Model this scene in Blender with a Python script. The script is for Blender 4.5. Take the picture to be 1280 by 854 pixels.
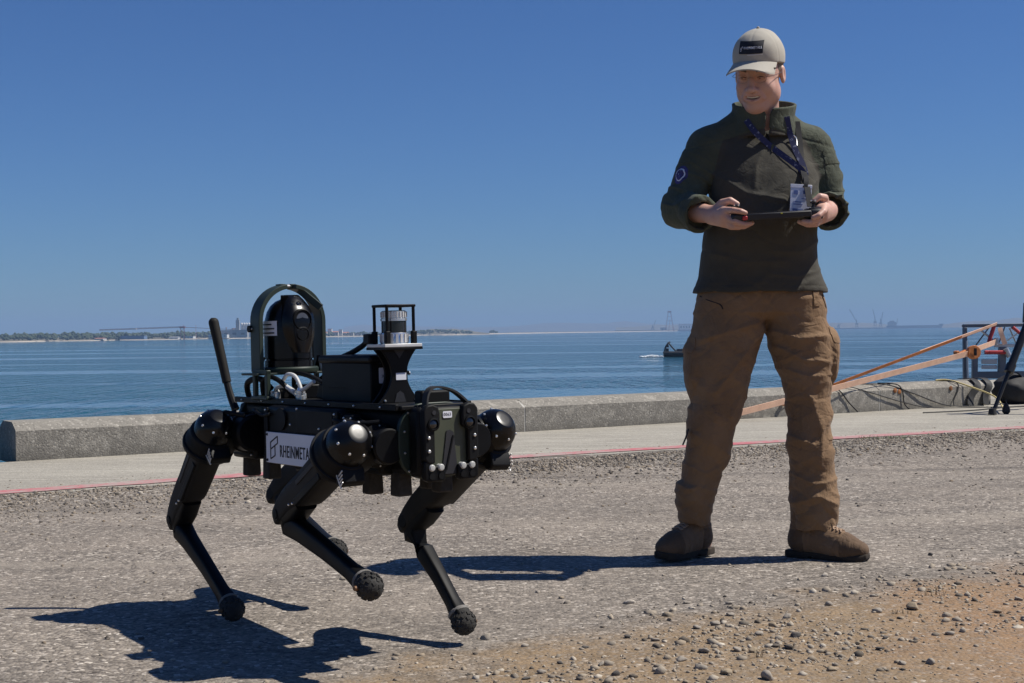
import bpy, bmesh, math, random
import numpy as np
from mathutils import Vector, Matrix, Euler
R = math.radians
for _o in list(bpy.data.objects):
    bpy.data.objects.remove(_o)
scene = bpy.context.scene
COL = scene.collection

# ------------------------------------------------------------ camera
cam_d = bpy.data.cameras.new('camera')
cam_d.sensor_width = 36.0
cam_d.lens = 50.0
cam_d.clip_start = 0.05
cam_d.clip_end = 40000
cam = bpy.data.objects.new('camera', cam_d)
COL.objects.link(cam)
cam.location = (0, 0, 0.8)
_pitch = -math.atan(12.5 / 1778.0)
_roll = math.atan(15 / 1280.0)
cam.matrix_world = (Matrix.Translation((0, 0, 0.8)) @ Matrix.Rotation(math.pi / 2 + _pitch, 4, 'X')
                    @ Matrix.Rotation(-_roll, 4, 'Z'))
scene.camera = cam

# ------------------------------------------------------------ sky, sun, exposure
SUN_AZ = R(2.5)      # towards +X, a little behind the man
SUN_EL = R(54.0)
world = bpy.data.worlds.new('World')
scene.world = world
world.use_nodes = True
wn = world.node_tree
wn.nodes.clear()
sky = wn.nodes.new('ShaderNodeTexSky')
sky.sky_type = 'NISHITA'
sky.sun_disc = False
sky.sun_elevation = SUN_EL
sky.sun_rotation = math.pi / 2 - SUN_AZ
sky.altitude = 0
sky.air_density = 1.0
sky.dust_density = 0.0
sky.ozone_density = 2.0
bg = wn.nodes.new('ShaderNodeBackground')
bg.inputs['Strength'].default_value = 0.05
wo = wn.nodes.new('ShaderNodeOutputWorld')
tint = wn.nodes.new('ShaderNodeMix')      # white balance of the whole sky
tint.data_type = 'RGBA'
tint.blend_type = 'MULTIPLY'
tint.inputs[0].default_value = 1.0
tint.inputs[7].default_value = (.44, .73, 1.24, 1)
wn.links.new(sky.outputs[0], tint.inputs[6])
wn.links.new(tint.outputs[2], bg.inputs['Color'])
wn.links.new(bg.outputs[0], wo.inputs['Surface'])
sun_d = bpy.data.lights.new('sun', 'SUN')
sun_d.energy = 5.0
sun_d.angle = R(0.5)
sun_d.color = (1.0, 0.95, 0.87)
sun = bpy.data.objects.new('sun', sun_d)
COL.objects.link(sun)
_sd = Vector((math.cos(SUN_EL) * math.cos(SUN_AZ), math.cos(SUN_EL) * math.sin(SUN_AZ), math.sin(SUN_EL)))
sun.rotation_euler = _sd.to_track_quat('Z', 'Y').to_euler()
sun.location = (20, 2, 30)
scene.view_settings.view_transform = 'Standard'
scene.view_settings.look = 'None'
scene.view_settings.exposure = 0.26
scene.view_settings.gamma = 1.0
scene.view_settings.use_curve_mapping = False
scene.render.engine = 'CYCLES'
scene.cycles.volume_bounces = 0
scene.cycles.max_bounces = 8

rng = np.random.default_rng(7)
random.seed(7)

# ------------------------------------------------------------ materials
def new_mat(name):
    m = bpy.data.materials.new(name)
    m.use_nodes = True
    nt = m.node_tree
    b = nt.nodes['Principled BSDF']
    return m, nt, b

class NT:
    """tiny node helper"""
    def __init__(s, nt):
        s.nt = nt
        s.co = s.n('ShaderNodeTexCoord').outputs['Object']
    def n(s, t, **kw):
        x = s.nt.nodes.new(t)
        for k, v in kw.items():
            if isinstance(k, str) and hasattr(x, k):
                setattr(x, k, v)
        return x
    def l(s, a, b):
        s.nt.links.new(a, b)
    def setin(s, node, key, v):
        if hasattr(v, 'is_linked') or isinstance(v, bpy.types.NodeSocket):
            s.l(v, node.inputs[key])
        else:
            node.inputs[key].default_value = v
    def mapping(s, scale=(1, 1, 1), rot=(0, 0, 0), vec=None):
        m = s.n('ShaderNodeMapping')
        m.inputs['Scale'].default_value = scale
        m.inputs['Rotation'].default_value = rot
        s.l(vec or s.co, m.inputs['Vector'])
        return m.outputs[0]
    def noise(s, scale, detail=4, rough=.55, vec=None, dist=0.0):
        x = s.n('ShaderNodeTexNoise')
        x.inputs['Scale'].default_value = scale
        x.inputs['Detail'].default_value = detail
        x.inputs['Roughness'].default_value = rough
        x.inputs['Distortion'].default_value = dist
        s.l(vec or s.co, x.inputs['Vector'])
        return x.outputs['Fac']
    def voro(s, scale, vec=None, feature='F1', rnd=1.0):
        x = s.n('ShaderNodeTexVoronoi')
        x.feature = feature
        x.inputs['Scale'].default_value = scale
        x.inputs['Randomness'].default_value = rnd
        s.l(vec or s.co, x.inputs['Vector'])
        return x
    def math(s, op, a, b=0.0, c=None, clamp=False):
        x = s.n('ShaderNodeMath')
        x.operation = op
        x.use_clamp = clamp
        s.setin(x, 0, a)
        s.setin(x, 1, b)
        if c is not None:
            s.setin(x, 2, c)
        return x.outputs[0]
    def rng(s, v, a, b, c=0.0, d=1.0, smooth=False):
        x = s.n('ShaderNodeMapRange')
        if smooth:
            x.interpolation_type = 'SMOOTHSTEP'
        s.setin(x, 0, v)
        x.inputs[1].default_value = a
        x.inputs[2].default_value = b
        s.setin(x, 3, c)
        s.setin(x, 4, d)
        return x.outputs[0]
    def mix(s, fac, a, b, blend='MIX'):
        x = s.n('ShaderNodeMix')
        x.data_type = 'RGBA'
        x.blend_type = blend
        s.setin(x, 0, fac)
        s.setin(x, 6, a if not isinstance(a, tuple) else (*a, 1)[:4])
        s.setin(x, 7, b if not isinstance(b, tuple) else (*b, 1)[:4])
        return x.outputs[2]
    def ramp(s, v, stops):
        x = s.n('ShaderNodeValToRGB')
        e = x.color_ramp.elements
        while len(e) < len(stops):
            e.new(0.5)
        for i, (p, c) in enumerate(stops):
            e[i].position = p
            e[i].color = (*c, 1)
        s.l(v, x.inputs[0])
        return x.outputs[0]
    def bump(s, h, strength=.3, dist=.01, normal=None):
        x = s.n('ShaderNodeBump')
        x.inputs['Strength'].default_value = strength
        x.inputs['Distance'].default_value = dist
        s.l(h, x.inputs['Height'])
        if normal is not None:
            s.l(normal, x.inputs['Normal'])
        return x.outputs[0]

def mat_basic(name, col, rough=.5, metal=0.0, var=.15, nscale=30, bump=.05, bdist=.002, spec=.5, rvar=.1, coat=0.0):
    m, nt, b = new_mat(name)
    k = NT(nt)
    n1 = k.noise(nscale, 6, .6)
    n2 = k.noise(nscale * .13 + .7, 3, .5)
    v = k.math('ADD', k.math('MULTIPLY', n1, .5), k.math('MULTIPLY', n2, .5))
    lo = tuple(c * (1 - var * 1.6) for c in col)
    hi = tuple(min(1, c * (1 + var * 1.6)) for c in col)
    k.l(k.mix(k.rng(v, .3, .7), lo, hi), b.inputs['Base Color'])
    k.l(k.rng(n2, .3, .7, max(.02, rough - rvar), min(1, rough + rvar)), b.inputs['Roughness'])
    b.inputs['Metallic'].default_value = metal
    b.inputs['Specular IOR Level'].default_value = spec
    b.inputs['Coat Weight'].default_value = coat
    if bump:
        k.l(k.bump(n1, bump, bdist), b.inputs['Normal'])
    return m

# ------------------------------------------------------------ mesh helpers
def frame_from(z, xhint=(1, 0, 0)):
    z = Vector(z).normalized()
    xh = Vector(xhint)
    if abs(z.dot(xh.normalized())) > .95:
        xh = Vector((0, 1, 0)) if abs(z.y) < .9 else Vector((0, 0, 1))
    y = z.cross(xh).normalized()
    x = y.cross(z).normalized()
    return x, y, z

class MB:
    """mesh builder: collects shapes, then links ONE mesh object"""
    def __init__(s):
        s.v = []
        s.f = []
    def add(s, verts, faces):
        o = len(s.v)
        s.v += [tuple(p) for p in verts]
        s.f += [tuple(i + o for i in f) for f in faces]
        return s
    def box(s, c, size, rot=None, taper=1.0):
        hx, hy, hz = size[0] / 2, size[1] / 2, size[2] / 2
        vs = []
        for z in (-1, 1):
            t = taper if z > 0 else 1.0
            for x, y in ((-1, -1), (1, -1), (1, 1), (-1, 1)):
                vs.append(Vector((x * hx * t, y * hy * t, z * hz)))
        if rot is not None:
            M = rot if isinstance(rot, Matrix) else Euler(rot).to_matrix()
            vs = [M @ p for p in vs]
        vs = [p + Vector(c) for p in vs]
        return s.add(vs, [(3, 2, 1, 0), (4, 5, 6, 7), (0, 1, 5, 4), (1, 2, 6, 5), (2, 3, 7, 6), (3, 0, 4, 7)])
    def bar(s, p0, p1, w, h, up=(0, 0, 1)):
        """box beam from p0 to p1, w across, h along up"""
        p0, p1 = Vector(p0), Vector(p1)
        d = (p1 - p0)
        L = d.length
        z = d.normalized()
        u = Vector(up)
        if abs(z.dot(u)) > .98:
            u = Vector((1, 0, 0))
        x = u.cross(z).normalized()
        y = z.cross(x)
        M = Matrix((x, y, z)).transposed()
        return s.box((p0 + p1) / 2, (w, h, L), M)
    def rings(s, rings, cap0=True, cap1=True, closed=True):
        """rings: list of lists of points with equal count"""
        n = len(rings[0])
        vs = [p for r in rings for p in r]
        fs = []
        for i in range(len(rings) - 1):
            for j in range(n if closed else n - 1):
                a, b_ = i * n + j, i * n + (j + 1) % n
                fs.append((a, b_, b_ + n, a + n))
        if cap0:
            fs.append(tuple(range(n - 1, -1, -1)))
        if cap1:
            fs.append(tuple(range((len(rings) - 1) * n, len(rings) * n)))
        return s.add(vs, fs)
    def cyl(s, p0, p1, r0, r1=None, n=16):
        if r1 is None:
            r1 = r0
        p0, p1 = Vector(p0), Vector(p1)
        x, y, z = frame_from(p1 - p0)
        rr = []
        for p, r in ((p0, r0), (p1, r1)):
            rr.append([p + (x * math.cos(a) + y * math.sin(a)) * r for a in [2 * math.pi * i / n for i in range(n)]])
        return s.rings(rr)
    def lathe(s, o, axis, prof, n=28, xhint=(1, 0, 0), squash=1.0, cap=True):
        """prof: list of (dist along axis, radius)"""
        o = Vector(o)
        x, y, z = frame_from(axis, xhint)
        rr = []
        for h, r in prof:
            r = max(r, .0002)
            rr.append([o + z * h + (x * math.cos(a) + y * math.sin(a) * squash) * r
                       for a in [2 * math.pi * i / n for i in range(n)]])
        return s.rings(rr, cap, cap)
    def tube(s, pts, r, n=8, smooth=4, radii=None, flat=1.0):
        P = [Vector(p) for p in pts]
        if smooth and len(P) > 2:
            P = catmull(P, smooth)
        m = len(P)
        rr = []
        prev = None
        for i, p in enumerate(P):
            t = (P[min(i + 1, m - 1)] - P[max(i - 1, 0)]).normalized()
            if prev is None:
                x, y, _ = frame_from(t)
            else:
                x = (prev - t * prev.dot(t)).normalized()
                y = t.cross(x)
            prev = x
            if radii:
                u = i / (m - 1) * (len(radii) - 1)
                a = int(min(u, len(radii) - 2))
                ri = radii[a] * (1 - (u - a)) + radii[a + 1] * (u - a)
            else:
                ri = r
            rr.append([p + (x * math.cos(a) + y * math.sin(a) * flat) * ri for a in [2 * math.pi * j / n for j in range(n)]])
        return s.rings(rr)
    def ribbon(s, pts, width_dir, w, th, smooth=4):
        """flat strap along pts; width_dir a vector or list of vectors"""
        P = [Vector(p) for p in pts]
        D = width_dir if isinstance(width_dir, list) else [Vector(width_dir)] * len(P)
        D = [Vector(d) for d in D]
        if smooth and len(P) > 2:
            P, D = catmull(P, smooth), catmull(D, smooth)
        rr = []
        m = len(P)
        for i, p in enumerate(P):
            t = (P[min(i + 1, m - 1)] - P[max(i - 1, 0)]).normalized()
            d = (D[i] - t * D[i].dot(t)).normalized()
            nrm = t.cross(d)
            rr.append([p + d * w / 2 + nrm * th / 2, p - d * w / 2 + nrm * th / 2, p - d * w / 2 - nrm * th / 2, p + d * w / 2 - nrm * th / 2])
        return s.rings(rr)
    def prism(s, poly, o, x, y, depth, depth0=0.0):
        """2d poly in plane (x,y) at o, extruded along x cross y"""
        o, x, y = Vector(o), Vector(x), Vector(y)
        z = x.cross(y).normalized()
        n = len(poly)
        a = [o + x * p[0] + y * p[1] + z * depth0 for p in poly]
        b_ = [o + x * p[0] + y * p[1] + z * depth for p in poly]
        fs = [tuple(range(n - 1, -1, -1)), tuple(range(n, 2 * n))]
        for i in range(n):
            j = (i + 1) % n
            fs.append((i, j, j + n, i + n))
        return s.add(a + b_, fs)
    def sphere(s, c, r, n=12, m=8, scale=(1, 1, 1)):
        rr = []
        for i in range(1, m):
            t = math.pi * i / m
            rr.append([Vector(c) + Vector((math.sin(t) * math.cos(2 * math.pi * j / n) * r * scale[0],
                                           math.sin(t) * math.sin(2 * math.pi * j / n) * r * scale[1],
                                           -math.cos(t) * r * scale[2])) for j in range(n)])
        return s.rings(rr)
    def build(s, name, mat, parent=None, smooth=True, angle=35, bevel=0.0, seg=2, sub=0, kind=None, label=None):
        me = bpy.data.meshes.new(name)
        me.from_pydata([tuple(p) for p in s.v], [], s.f)
        me.update()
        o = bpy.data.objects.new(name, me)
        COL.objects.link(o)
        mats = mat if isinstance(mat, (list, tuple)) else [mat]
        for q in mats:
            me.materials.append(q)
        if bevel:
            md = o.modifiers.new('bevel', 'BEVEL')
            md.width = bevel
            md.segments = seg
            md.limit_method = 'ANGLE'
            md.angle_limit = R(40)
            md.harden_normals = False
        if sub:
            md = o.modifiers.new('sub', 'SUBSURF')
            md.levels = sub
            md.render_levels = sub
        if smooth:
            me.polygons.foreach_set('use_smooth', [True] * len(me.polygons))
            if not sub:
                me.set_sharp_from_angle(angle=R(angle))
        if parent is not None:
            o.parent = parent
        if kind:
            o['kind'] = kind
        if label:
            o['label'] = label
        return o

def catmull(P, k):
    out = []
    n = len(P)
    for i in range(n - 1):
        p0, p1, p2, p3 = P[max(i - 1, 0)], P[i], P[i + 1], P[min(i + 2, n - 1)]
        for j in range(k):
            t = j / k
            out.append(0.5 * ((2 * p1) + (p2 - p0) * t + (2 * p0 - 5 * p1 + 4 * p2 - p3) * t * t + (3 * p1 - p0 - 3 * p2 + p3) * t ** 3))
    out.append(P[-1].copy())
    return out

def mesh_np(name, verts, faces, mat, parent=None, smooth=True, kind=None):
    """fast mesh from numpy arrays, faces all the same size"""
    me = bpy.data.meshes.new(name)
    nv, nf, k = len(verts), len(faces), faces.shape[1]
    me.vertices.add(nv)
    me.vertices.foreach_set('co', np.ascontiguousarray(verts, dtype=np.float32).ravel())
    me.loops.add(nf * k)
    me.loops.foreach_set('vertex_index', np.ascontiguousarray(faces, dtype=np.int32).ravel())
    me.polygons.add(nf)
    me.polygons.foreach_set('loop_start', np.arange(0, nf * k, k, dtype=np.int32))
    if smooth:
        me.polygons.foreach_set('use_smooth', np.ones(nf, dtype=bool))
    me.update(calc_edges=True)
    for q in (mat if isinstance(mat, (list, tuple)) else [mat]):
        me.materials.append(q)
    o = bpy.data.objects.new(name, me)
    COL.objects.link(o)
    if parent is not None:
        o.parent = parent
    if kind:
        o['kind'] = kind
    return o

def empty(name, loc, label=None, cat=None, group=None, rot=(0, 0, 0)):
    o = bpy.data.objects.new(name, None)
    o.empty_display_size = .1
    o.location = loc
    o.rotation_euler = rot
    COL.objects.link(o)
    if label:
        o['label'] = label
    if cat:
        o['category'] = cat
    if group:
        o['group'] = group
    return o

def tag(o, label, cat, group=None):
    o['label'] = label
    o['category'] = cat
    if group:
        o['group'] = group
    return o

def struct(o):
    o['kind'] = 'structure'
    return o

def text_mesh(txt, size, name, mat, parent, M, sx=1.0, depth=.0006, bold=0.0, shear=0.0):
    cu = bpy.data.curves.new('txt', 'FONT')
    cu.body = txt
    cu.size = size
    cu.extrude = depth
    cu.offset = bold
    cu.shear = shear
    cu.align_x = 'LEFT'
    cu.align_y = 'CENTER'
    cu.resolution_u = 3
    cu.space_character = 1.12
    to = bpy.data.objects.new('txt', cu)
    COL.objects.link(to)
    dg = bpy.context.evaluated_depsgraph_get()
    me = bpy.data.meshes.new_from_object(to.evaluated_get(dg))
    bpy.data.objects.remove(to)
    me.transform(M @ Matrix.Diagonal((sx, 1, 1, 1)))
    me.name = name
    me.materials.clear()
    me.materials.append(mat)
    o = bpy.data.objects.new(name, me)
    COL.objects.link(o)
    o.parent = parent
    return o
# ============================================================ setting
WO = Vector((-3.204, 9.158, 0))        # sea wall: front foot of its left end
WD = Vector((.835, .55, 0)).normalized()
WN = Vector((-WD.y, WD.x, 0))          # towards the water
WL = 9.66
WT = .42                               # wall thickness
SEA_Z = -4.0

# ---- sea
m, nt, b = new_mat('sea_water')
k = NT(nt)
slick = k.noise(1.0, 3, .5, k.mapping((.0035, .040, 1), (0, 0, R(5))))
slick2 = k.noise(1.0, 2, .5, k.mapping((.0022, .026, 1), (0, 0, R(-3))))
smask = k.math('MAXIMUM', k.rng(slick, .56, .60, 0, 1, True), k.rng(slick2, .57, .60, 0, 1, True))
w1 = k.noise(1.0, 3, .6, k.mapping((1.5, .30, 1), (0, 0, R(4))))
w2 = k.noise(1.0, 3, .6, k.mapping((.45, .085, 1), (0, 0, R(-3))))
w3 = k.noise(1.0, 2, .5, k.mapping((3.6, 1.1, 1)))
h = k.math('ADD', k.math('MULTIPLY', k.math('SUBTRACT', w1, .5), 1.0), k.math('MULTIPLY', k.math('SUBTRACT', w2, .5), 2.4))
h = k.math('ADD', h, k.math('MULTIPLY', k.math('SUBTRACT', w3, .5), .30))
h = k.math('MULTIPLY', h, k.rng(smask, 0, 1, 1.0, .05))
k.l(k.bump(h, 1.0, 1.25), b.inputs['Normal'])
k.l(k.rng(smask, 0, 1, .09, .02), b.inputs['Roughness'])
depthcol = k.noise(1.0, 3, .5, k.mapping((.003, .02, 1)))
k.l(k.mix(k.rng(depthcol, .35, .65), (.006, .060, .090), (.009, .078, .108)), b.inputs['Base Color'])
b.inputs['Roughness'].default_value = .07
b.inputs['IOR'].default_value = 1.33
MAT_SEA = m
S = 9500
sea = struct(MB().add([(-S, -200, SEA_Z), (S, -200, SEA_Z), (S, S, SEA_Z), (-S, S, SEA_Z)], [(0, 1, 2, 3)]).build('sea', MAT_SEA, smooth=False))

# ---- ground: worn asphalt with loose gravel, sandy dirt in the near right
m, nt, b = new_mat('gravel_ground')
k = NT(nt)
ca, sa = WD.x, WD.y
sep = k.n('ShaderNodeSeparateXYZ')
k.l(k.co, sep.inputs[0])
X, Y = sep.outputs[0], sep.outputs[1]
big = k.noise(1.6, 5, .6)
med = k.noise(7, 5, .6)
alongv = k.mapping((.5, 4.5, 1), (0, 0, -math.atan2(sa, ca)))
streak = k.noise(1.0, 4, .6, alongv)
# asphalt chippings
v1 = k.voro(88)
v2 = k.voro(44)
v3 = k.voro(210)
c3 = k.n('ShaderNodeSeparateColor'); k.l(v3.outputs['Color'], c3.inputs[0])
c1 = k.n('ShaderNodeSeparateColor'); k.l(v1.outputs['Color'], c1.inputs[0])
c2 = k.n('ShaderNodeSeparateColor'); k.l(v2.outputs['Color'], c2.inputs[0])
asph = k.ramp(c1.outputs[0], [(0, (.040, .033, .028)), (.12, (.118, .101, .084)), (.5, (.216, .186, .153)), (.8, (.298, .257, .213)), (.93, (.46, .40, .335)), (1, (.72, .65, .555))])
asph = k.mix(k.rng(c3.outputs[0], .0, 1.0, 0, .45), asph, k.ramp(c3.outputs[1], [(0, (.05, .044, .037)), (.5, (.19, .168, .143)), (1, (.48, .43, .37))]))
grav = k.ramp(c2.outputs[0], [(0, (.035, .029, .024)), (.25, (.125, .109, .092)), (.6, (.235, .209, .178)), (.85, (.36, .32, .272)), (1, (.70, .64, .55))])
# distance from the painted line, along the wall normal (0 at the line, grows to the camera)
dline = k.math('SUBTRACT', k.math('MULTIPLY', k.math('ADD', X, .06), .5), k.math('MULTIPLY', k.math('SUBTRACT', Y, 8.976), .866))
gm = k.math('ADD', k.rng(dline, .2, 1.7, 1, 0), k.math('MULTIPLY', k.math('SUBTRACT', streak, .5), 1.3))
gmask = k.rng(gm, .35, .75, 0, 1, True)
col = k.mix(gmask, asph, grav)
# compacted dark tracks and dusty pale patches
col = k.mix(k.rng(streak, .38, .72, 0, .5), col, (.128, .110, .092))
col = k.mix(k.rng(big, .45, .75, 0, .45), col, (.32, .272, .222))
patch = k.noise(.75, 4, .6, k.mapping((1, 1.7, 1), (0, 0, R(-24))), .5)
col = k.mix(k.rng(patch, .50, .66, 0, .55), col, k.mix(.5, col, (.085, .076, .067)))
track = k.noise(1.0, 2, .5, k.mapping((.22, 2.6, 1), (0, 0, R(-17)), None), .25)
col = k.mix(k.rng(track, .60, .68, 0, .45), col, (.30, .262, .215))
col = k.mix(k.rng(track, .36, .30, 0, .5), col, (.10, .088, .077))
crk = k.math('ABSOLUTE', k.math('SUBTRACT', k.noise(1.3, 4, .6, None, .8), .5))
col = k.mix(k.rng(crk, .0, .006, .55, 0), col, (.05, .043, .037))
# sandy dirt
s0 = k.math('ADD', k.math('MULTIPLY', k.math('SUBTRACT', X, .35), .52), k.math('MULTIPLY', k.math('SUBTRACT', Y, 4.02), -.85))
s0 = k.math('ADD', s0, k.math('MULTIPLY', k.math('SUBTRACT', k.noise(2.6, 5, .62), .5), .95))
sm = k.rng(s0, .0, .34, 0, 1, True)
sandc = k.mix(k.rng(med, .35, .65), (.200, .140, .080), (.270, .188, .108))
oran = k.rng(k.math('ADD', k.math('MULTIPLY', k.math('SUBTRACT', X, .9), .5), k.noise(1.9, 4, .6)), .40, .75, 0, .7)
sandc = k.mix(oran, sandc, (.285, .165, .085))
sandc = k.mix(k.math('MULTIPLY', k.rng(c1.outputs[1], .4, .9), .5), sandc, asph)
col = k.mix(k.math('MULTIPLY', sm, .9), col, sandc)
k.l(col, b.inputs['Base Color'])
b.inputs['Roughness'].default_value = .93
b.inputs['Specular IOR Level'].default_value = .25
hb = k.math('ADD', k.math('MULTIPLY', k.math('SUBTRACT', 1.0, v1.outputs['Distance']), .35), k.math('MULTIPLY', k.math('SUBTRACT', 1.0, v2.outputs['Distance']), k.rng(gmask, 0, 1, .3, 1.2)))
hb = k.math('ADD', hb, k.math('MULTIPLY', c1.outputs[2], .25))
hb = k.math('ADD', hb, k.math('MULTIPLY', med, 1.8))
k.l(k.bump(hb, .75, .012), b.inputs['Normal'])
MAT_GROUND = m

# one sheet, gently uneven near the camera, cut along the back of the sea wall
def ground_z(x, y):
    z = .010 * math.sin(x * 1.7 + .6 * y) * math.sin(y * 1.3 - .4 * x) + .006 * math.sin(3.1 * x - 1.9 * y)
    d = (x + .06) * .5 - (y - 8.976) * .866           # >0 this side of the painted line
    f = min(1, max(0, (d - .3) / 1.5))
    return z * f - .002
_n = Vector((WN.x, WN.y))
xs = np.concatenate([np.linspace(-60, -6, 14)[:-1], np.linspace(-6, 7, 88), np.linspace(7, 60, 14)[1:]])
us = np.concatenate([np.linspace(0, -2.6, 6), np.linspace(-2.6, -10.5, 60)[1:], np.linspace(-10.5, -60, 12)[1:]])
gv, gf = [], []
tx = Vector((WD.x, WD.y, 0))
for u in us:
    for x in xs:
        p = WO + tx * (x + 3.2) + WN * u
        gv.append((p.x, p.y, ground_z(p.x, p.y)))
nx = len(xs)
for i in range(len(us) - 1):
    for j in range(nx - 1):
        a = i * nx + j
        gf.append((a, a + nx, a + nx + 1, a + 1))
struct(MB().add(gv, gf).build('ground', MAT_GROUND, angle=180))

# quay body under the ground: face towards the water, footing that carries the wall
MAT_CONC = None
def conc(name, base, dark, scale=1.0, agg=.5, wall_tones=False):
    m, nt, b = new_mat(name)
    k = NT(nt)
    big = k.noise(1.3 * scale, 6, .65)
    st = k.noise(1.0, 4, .6, k.mapping((.7 * scale, 7 * scale, 5 * scale), (0, 0, -math.atan2(WD.y, WD.x))))
    fine = k.noise(60, 5, .65)
    v = k.voro(95)
    cc = k.n('ShaderNodeSeparateColor'); k.l(v.outputs['Color'], cc.inputs[0])
    col = k.mix(k.rng(big, .35, .7), dark, base)
    col = k.mix(k.rng(st, .5, .72, 0, .55), col, tuple(c * .72 for c in base))
    st2 = k.noise(1.0, 5, .65, k.mapping((1.1 * scale, 13 * scale, 5 * scale), (0, 0, -math.atan2(WD.y, WD.x))))
    col = k.mix(k.rng(st2, .52, .70, 0, .6), col, tuple(min(.8, c * 1.55) for c in base))
    col = k.mix(k.rng(k.noise(5.5, 5, .7), .58, .75, 0, .5), col, tuple(c * .6 for c in base))
    col = k.mix(k.rng(cc.outputs[0], .86, .94, 0, agg), col, tuple(min(.8, c * 1.9) for c in base))
    col = k.mix(k.rng(cc.outputs[1], .88, .95, 0, agg), col, tuple(c * .3 for c in base))
    col = k.mix(k.rng(fine, .3, .75, 0, .35), col, tuple(c * .6 for c in base))
    if wall_tones:  # darker towards the foot, rust spots, paler blotches
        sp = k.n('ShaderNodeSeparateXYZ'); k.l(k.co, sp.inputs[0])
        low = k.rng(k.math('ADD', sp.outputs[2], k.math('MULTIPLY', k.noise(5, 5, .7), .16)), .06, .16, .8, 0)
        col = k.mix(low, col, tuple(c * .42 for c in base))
        rust = k.rng(k.noise(2.3, 2, .4), .71, .74, 0, .7)
        col = k.mix(rust, col, (.26, .17, .10))
        blot = k.rng(k.noise(9, 3, .6), .60, .68, 0, .5)
        col = k.mix(blot, col, tuple(c * 1.45 for c in base))
    k.l(col, b.inputs['Base Color'])
    b.inputs['Roughness'].default_value = .9
    b.inputs['Specular IOR Level'].default_value = .25
    hh = k.math('ADD', k.math('MULTIPLY', fine, .6), k.math('MULTIPLY', k.math('SUBTRACT', 1, v.outputs['Distance']), .4))
    hh = k.math('ADD', hh, k.math('MULTIPLY', st, .8))
    k.l(k.bump(hh, .6, .008), b.inputs['Normal'])
    return m
MAT_APRON = conc('apron_concrete', (.37, .345, .29), (.27, .25, .212), .8, .35)
MAT_WALL = conc('wall_concrete', (.285, .265, .228), (.185, .172, .15), 2.0, .5, True)

def wpt(t, u, z):
    return WO + WD * t + WN * u + Vector((0, 0, z))
mb = MB()
prof = [(-60, -.004), (WT, -.004), (WT, -.35), (-.05, -.35)]
# footing below the wall (flush with the wall's back), stops at the wall's left end
mb.rings([[wpt(t, 0.0, -.012), wpt(t, WT, -.012), wpt(t, WT, -5.2), wpt(t, 0.0, -5.2)] for t in (.35, 9.2)])
mb.rings([[wpt(t, 0.0, -.012), wpt(t, 4.5, -.012), wpt(t, 4.5, -5.2), wpt(t, 0.0, -5.2)] for t in (9.2, 40)])
mb.rings([[wpt(t, -.6, -.03), wpt(t, 0.0, -.03), wpt(t, 0.0, -5.2), wpt(t, -.6, -5.2)] for t in (-50, 60)])
struct(mb.build('quay', MAT_APRON, angle=30))

# concrete apron strip between the painted line and the wall
LINE = [Vector((-2.635, 7.29, 0)), Vector((-.06, 8.976, 0)), Vector((3.99, 11.108, 0))]
d0 = (LINE[0] - LINE[1]).normalized(); d1 = (LINE[2] - LINE[1]).normalized()
L_pts = [LINE[0] + d0 * 30, LINE[0] + d0 * 1.0] + catmull(LINE, 12) + [LINE[2] + d1 * 1.5, LINE[2] + d1 * 34]
av, af = [], []
for i, p in enumerate(L_pts):
    t = (p - WO).dot(WD)
    jit = .03 * math.sin(i * 2.1) + .02 * math.sin(i * 5.3)
    e = p + Vector((.5, -.866, 0)) * (.13 + 2 * jit + .03 * math.sin(i * 1.1))
    av += [(e.x, e.y, .000), tuple(wpt(t, -.002, .000))]
for i in range(len(L_pts) - 1):
    a = 2 * i
    af.append((a, a + 2, a + 3, a + 1))
struct(MB().add(av, af).build('apron', MAT_APRON))

# worn pink-red painted line
m, nt, b = new_mat('worn_red_paint')
k = NT(nt)
wear = k.rng(k.math('ADD', k.math('MULTIPLY', k.noise(16, 6, .72), .65), k.math('MULTIPLY', k.noise(1.7, 4, .6), .45)), .46, .66, 0, 1)
col = k.mix(k.rng(k.noise(3, 3, .6), .3, .7), (.40, .075, .095), (.46, .13, .145))
col = k.mix(k.math('MULTIPLY', wear, .92), col, (.34, .31, .27))
k.l(col, b.inputs['Base Color'])
b.inputs['Roughness'].default_value = .8
k.l(k.bump(k.noise(70, 4, .6), .4, .003), b.inputs['Normal'])
lv, lf = [], []
for i, p in enumerate(L_pts):
    q = L_pts[min(i + 1, len(L_pts) - 1)] - L_pts[max(i - 1, 0)]
    nn = Vector((-q.y, q.x, 0)).normalized()
    w0, w1 = .09 + random.uniform(-.012, .012), .09 + random.uniform(-.02, .02)
    p = p + nn * .03; a, c = p + nn * w0, p - nn * w1
    lv += [(a.x, a.y, .004), (c.x, c.y, .004)]
for i in range(len(L_pts) - 1):
    a = 2 * i
    lf.append((a + 1, a + 3, a + 2, a))
struct(MB().add(lv, lf).build('painted_line', m))

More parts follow.
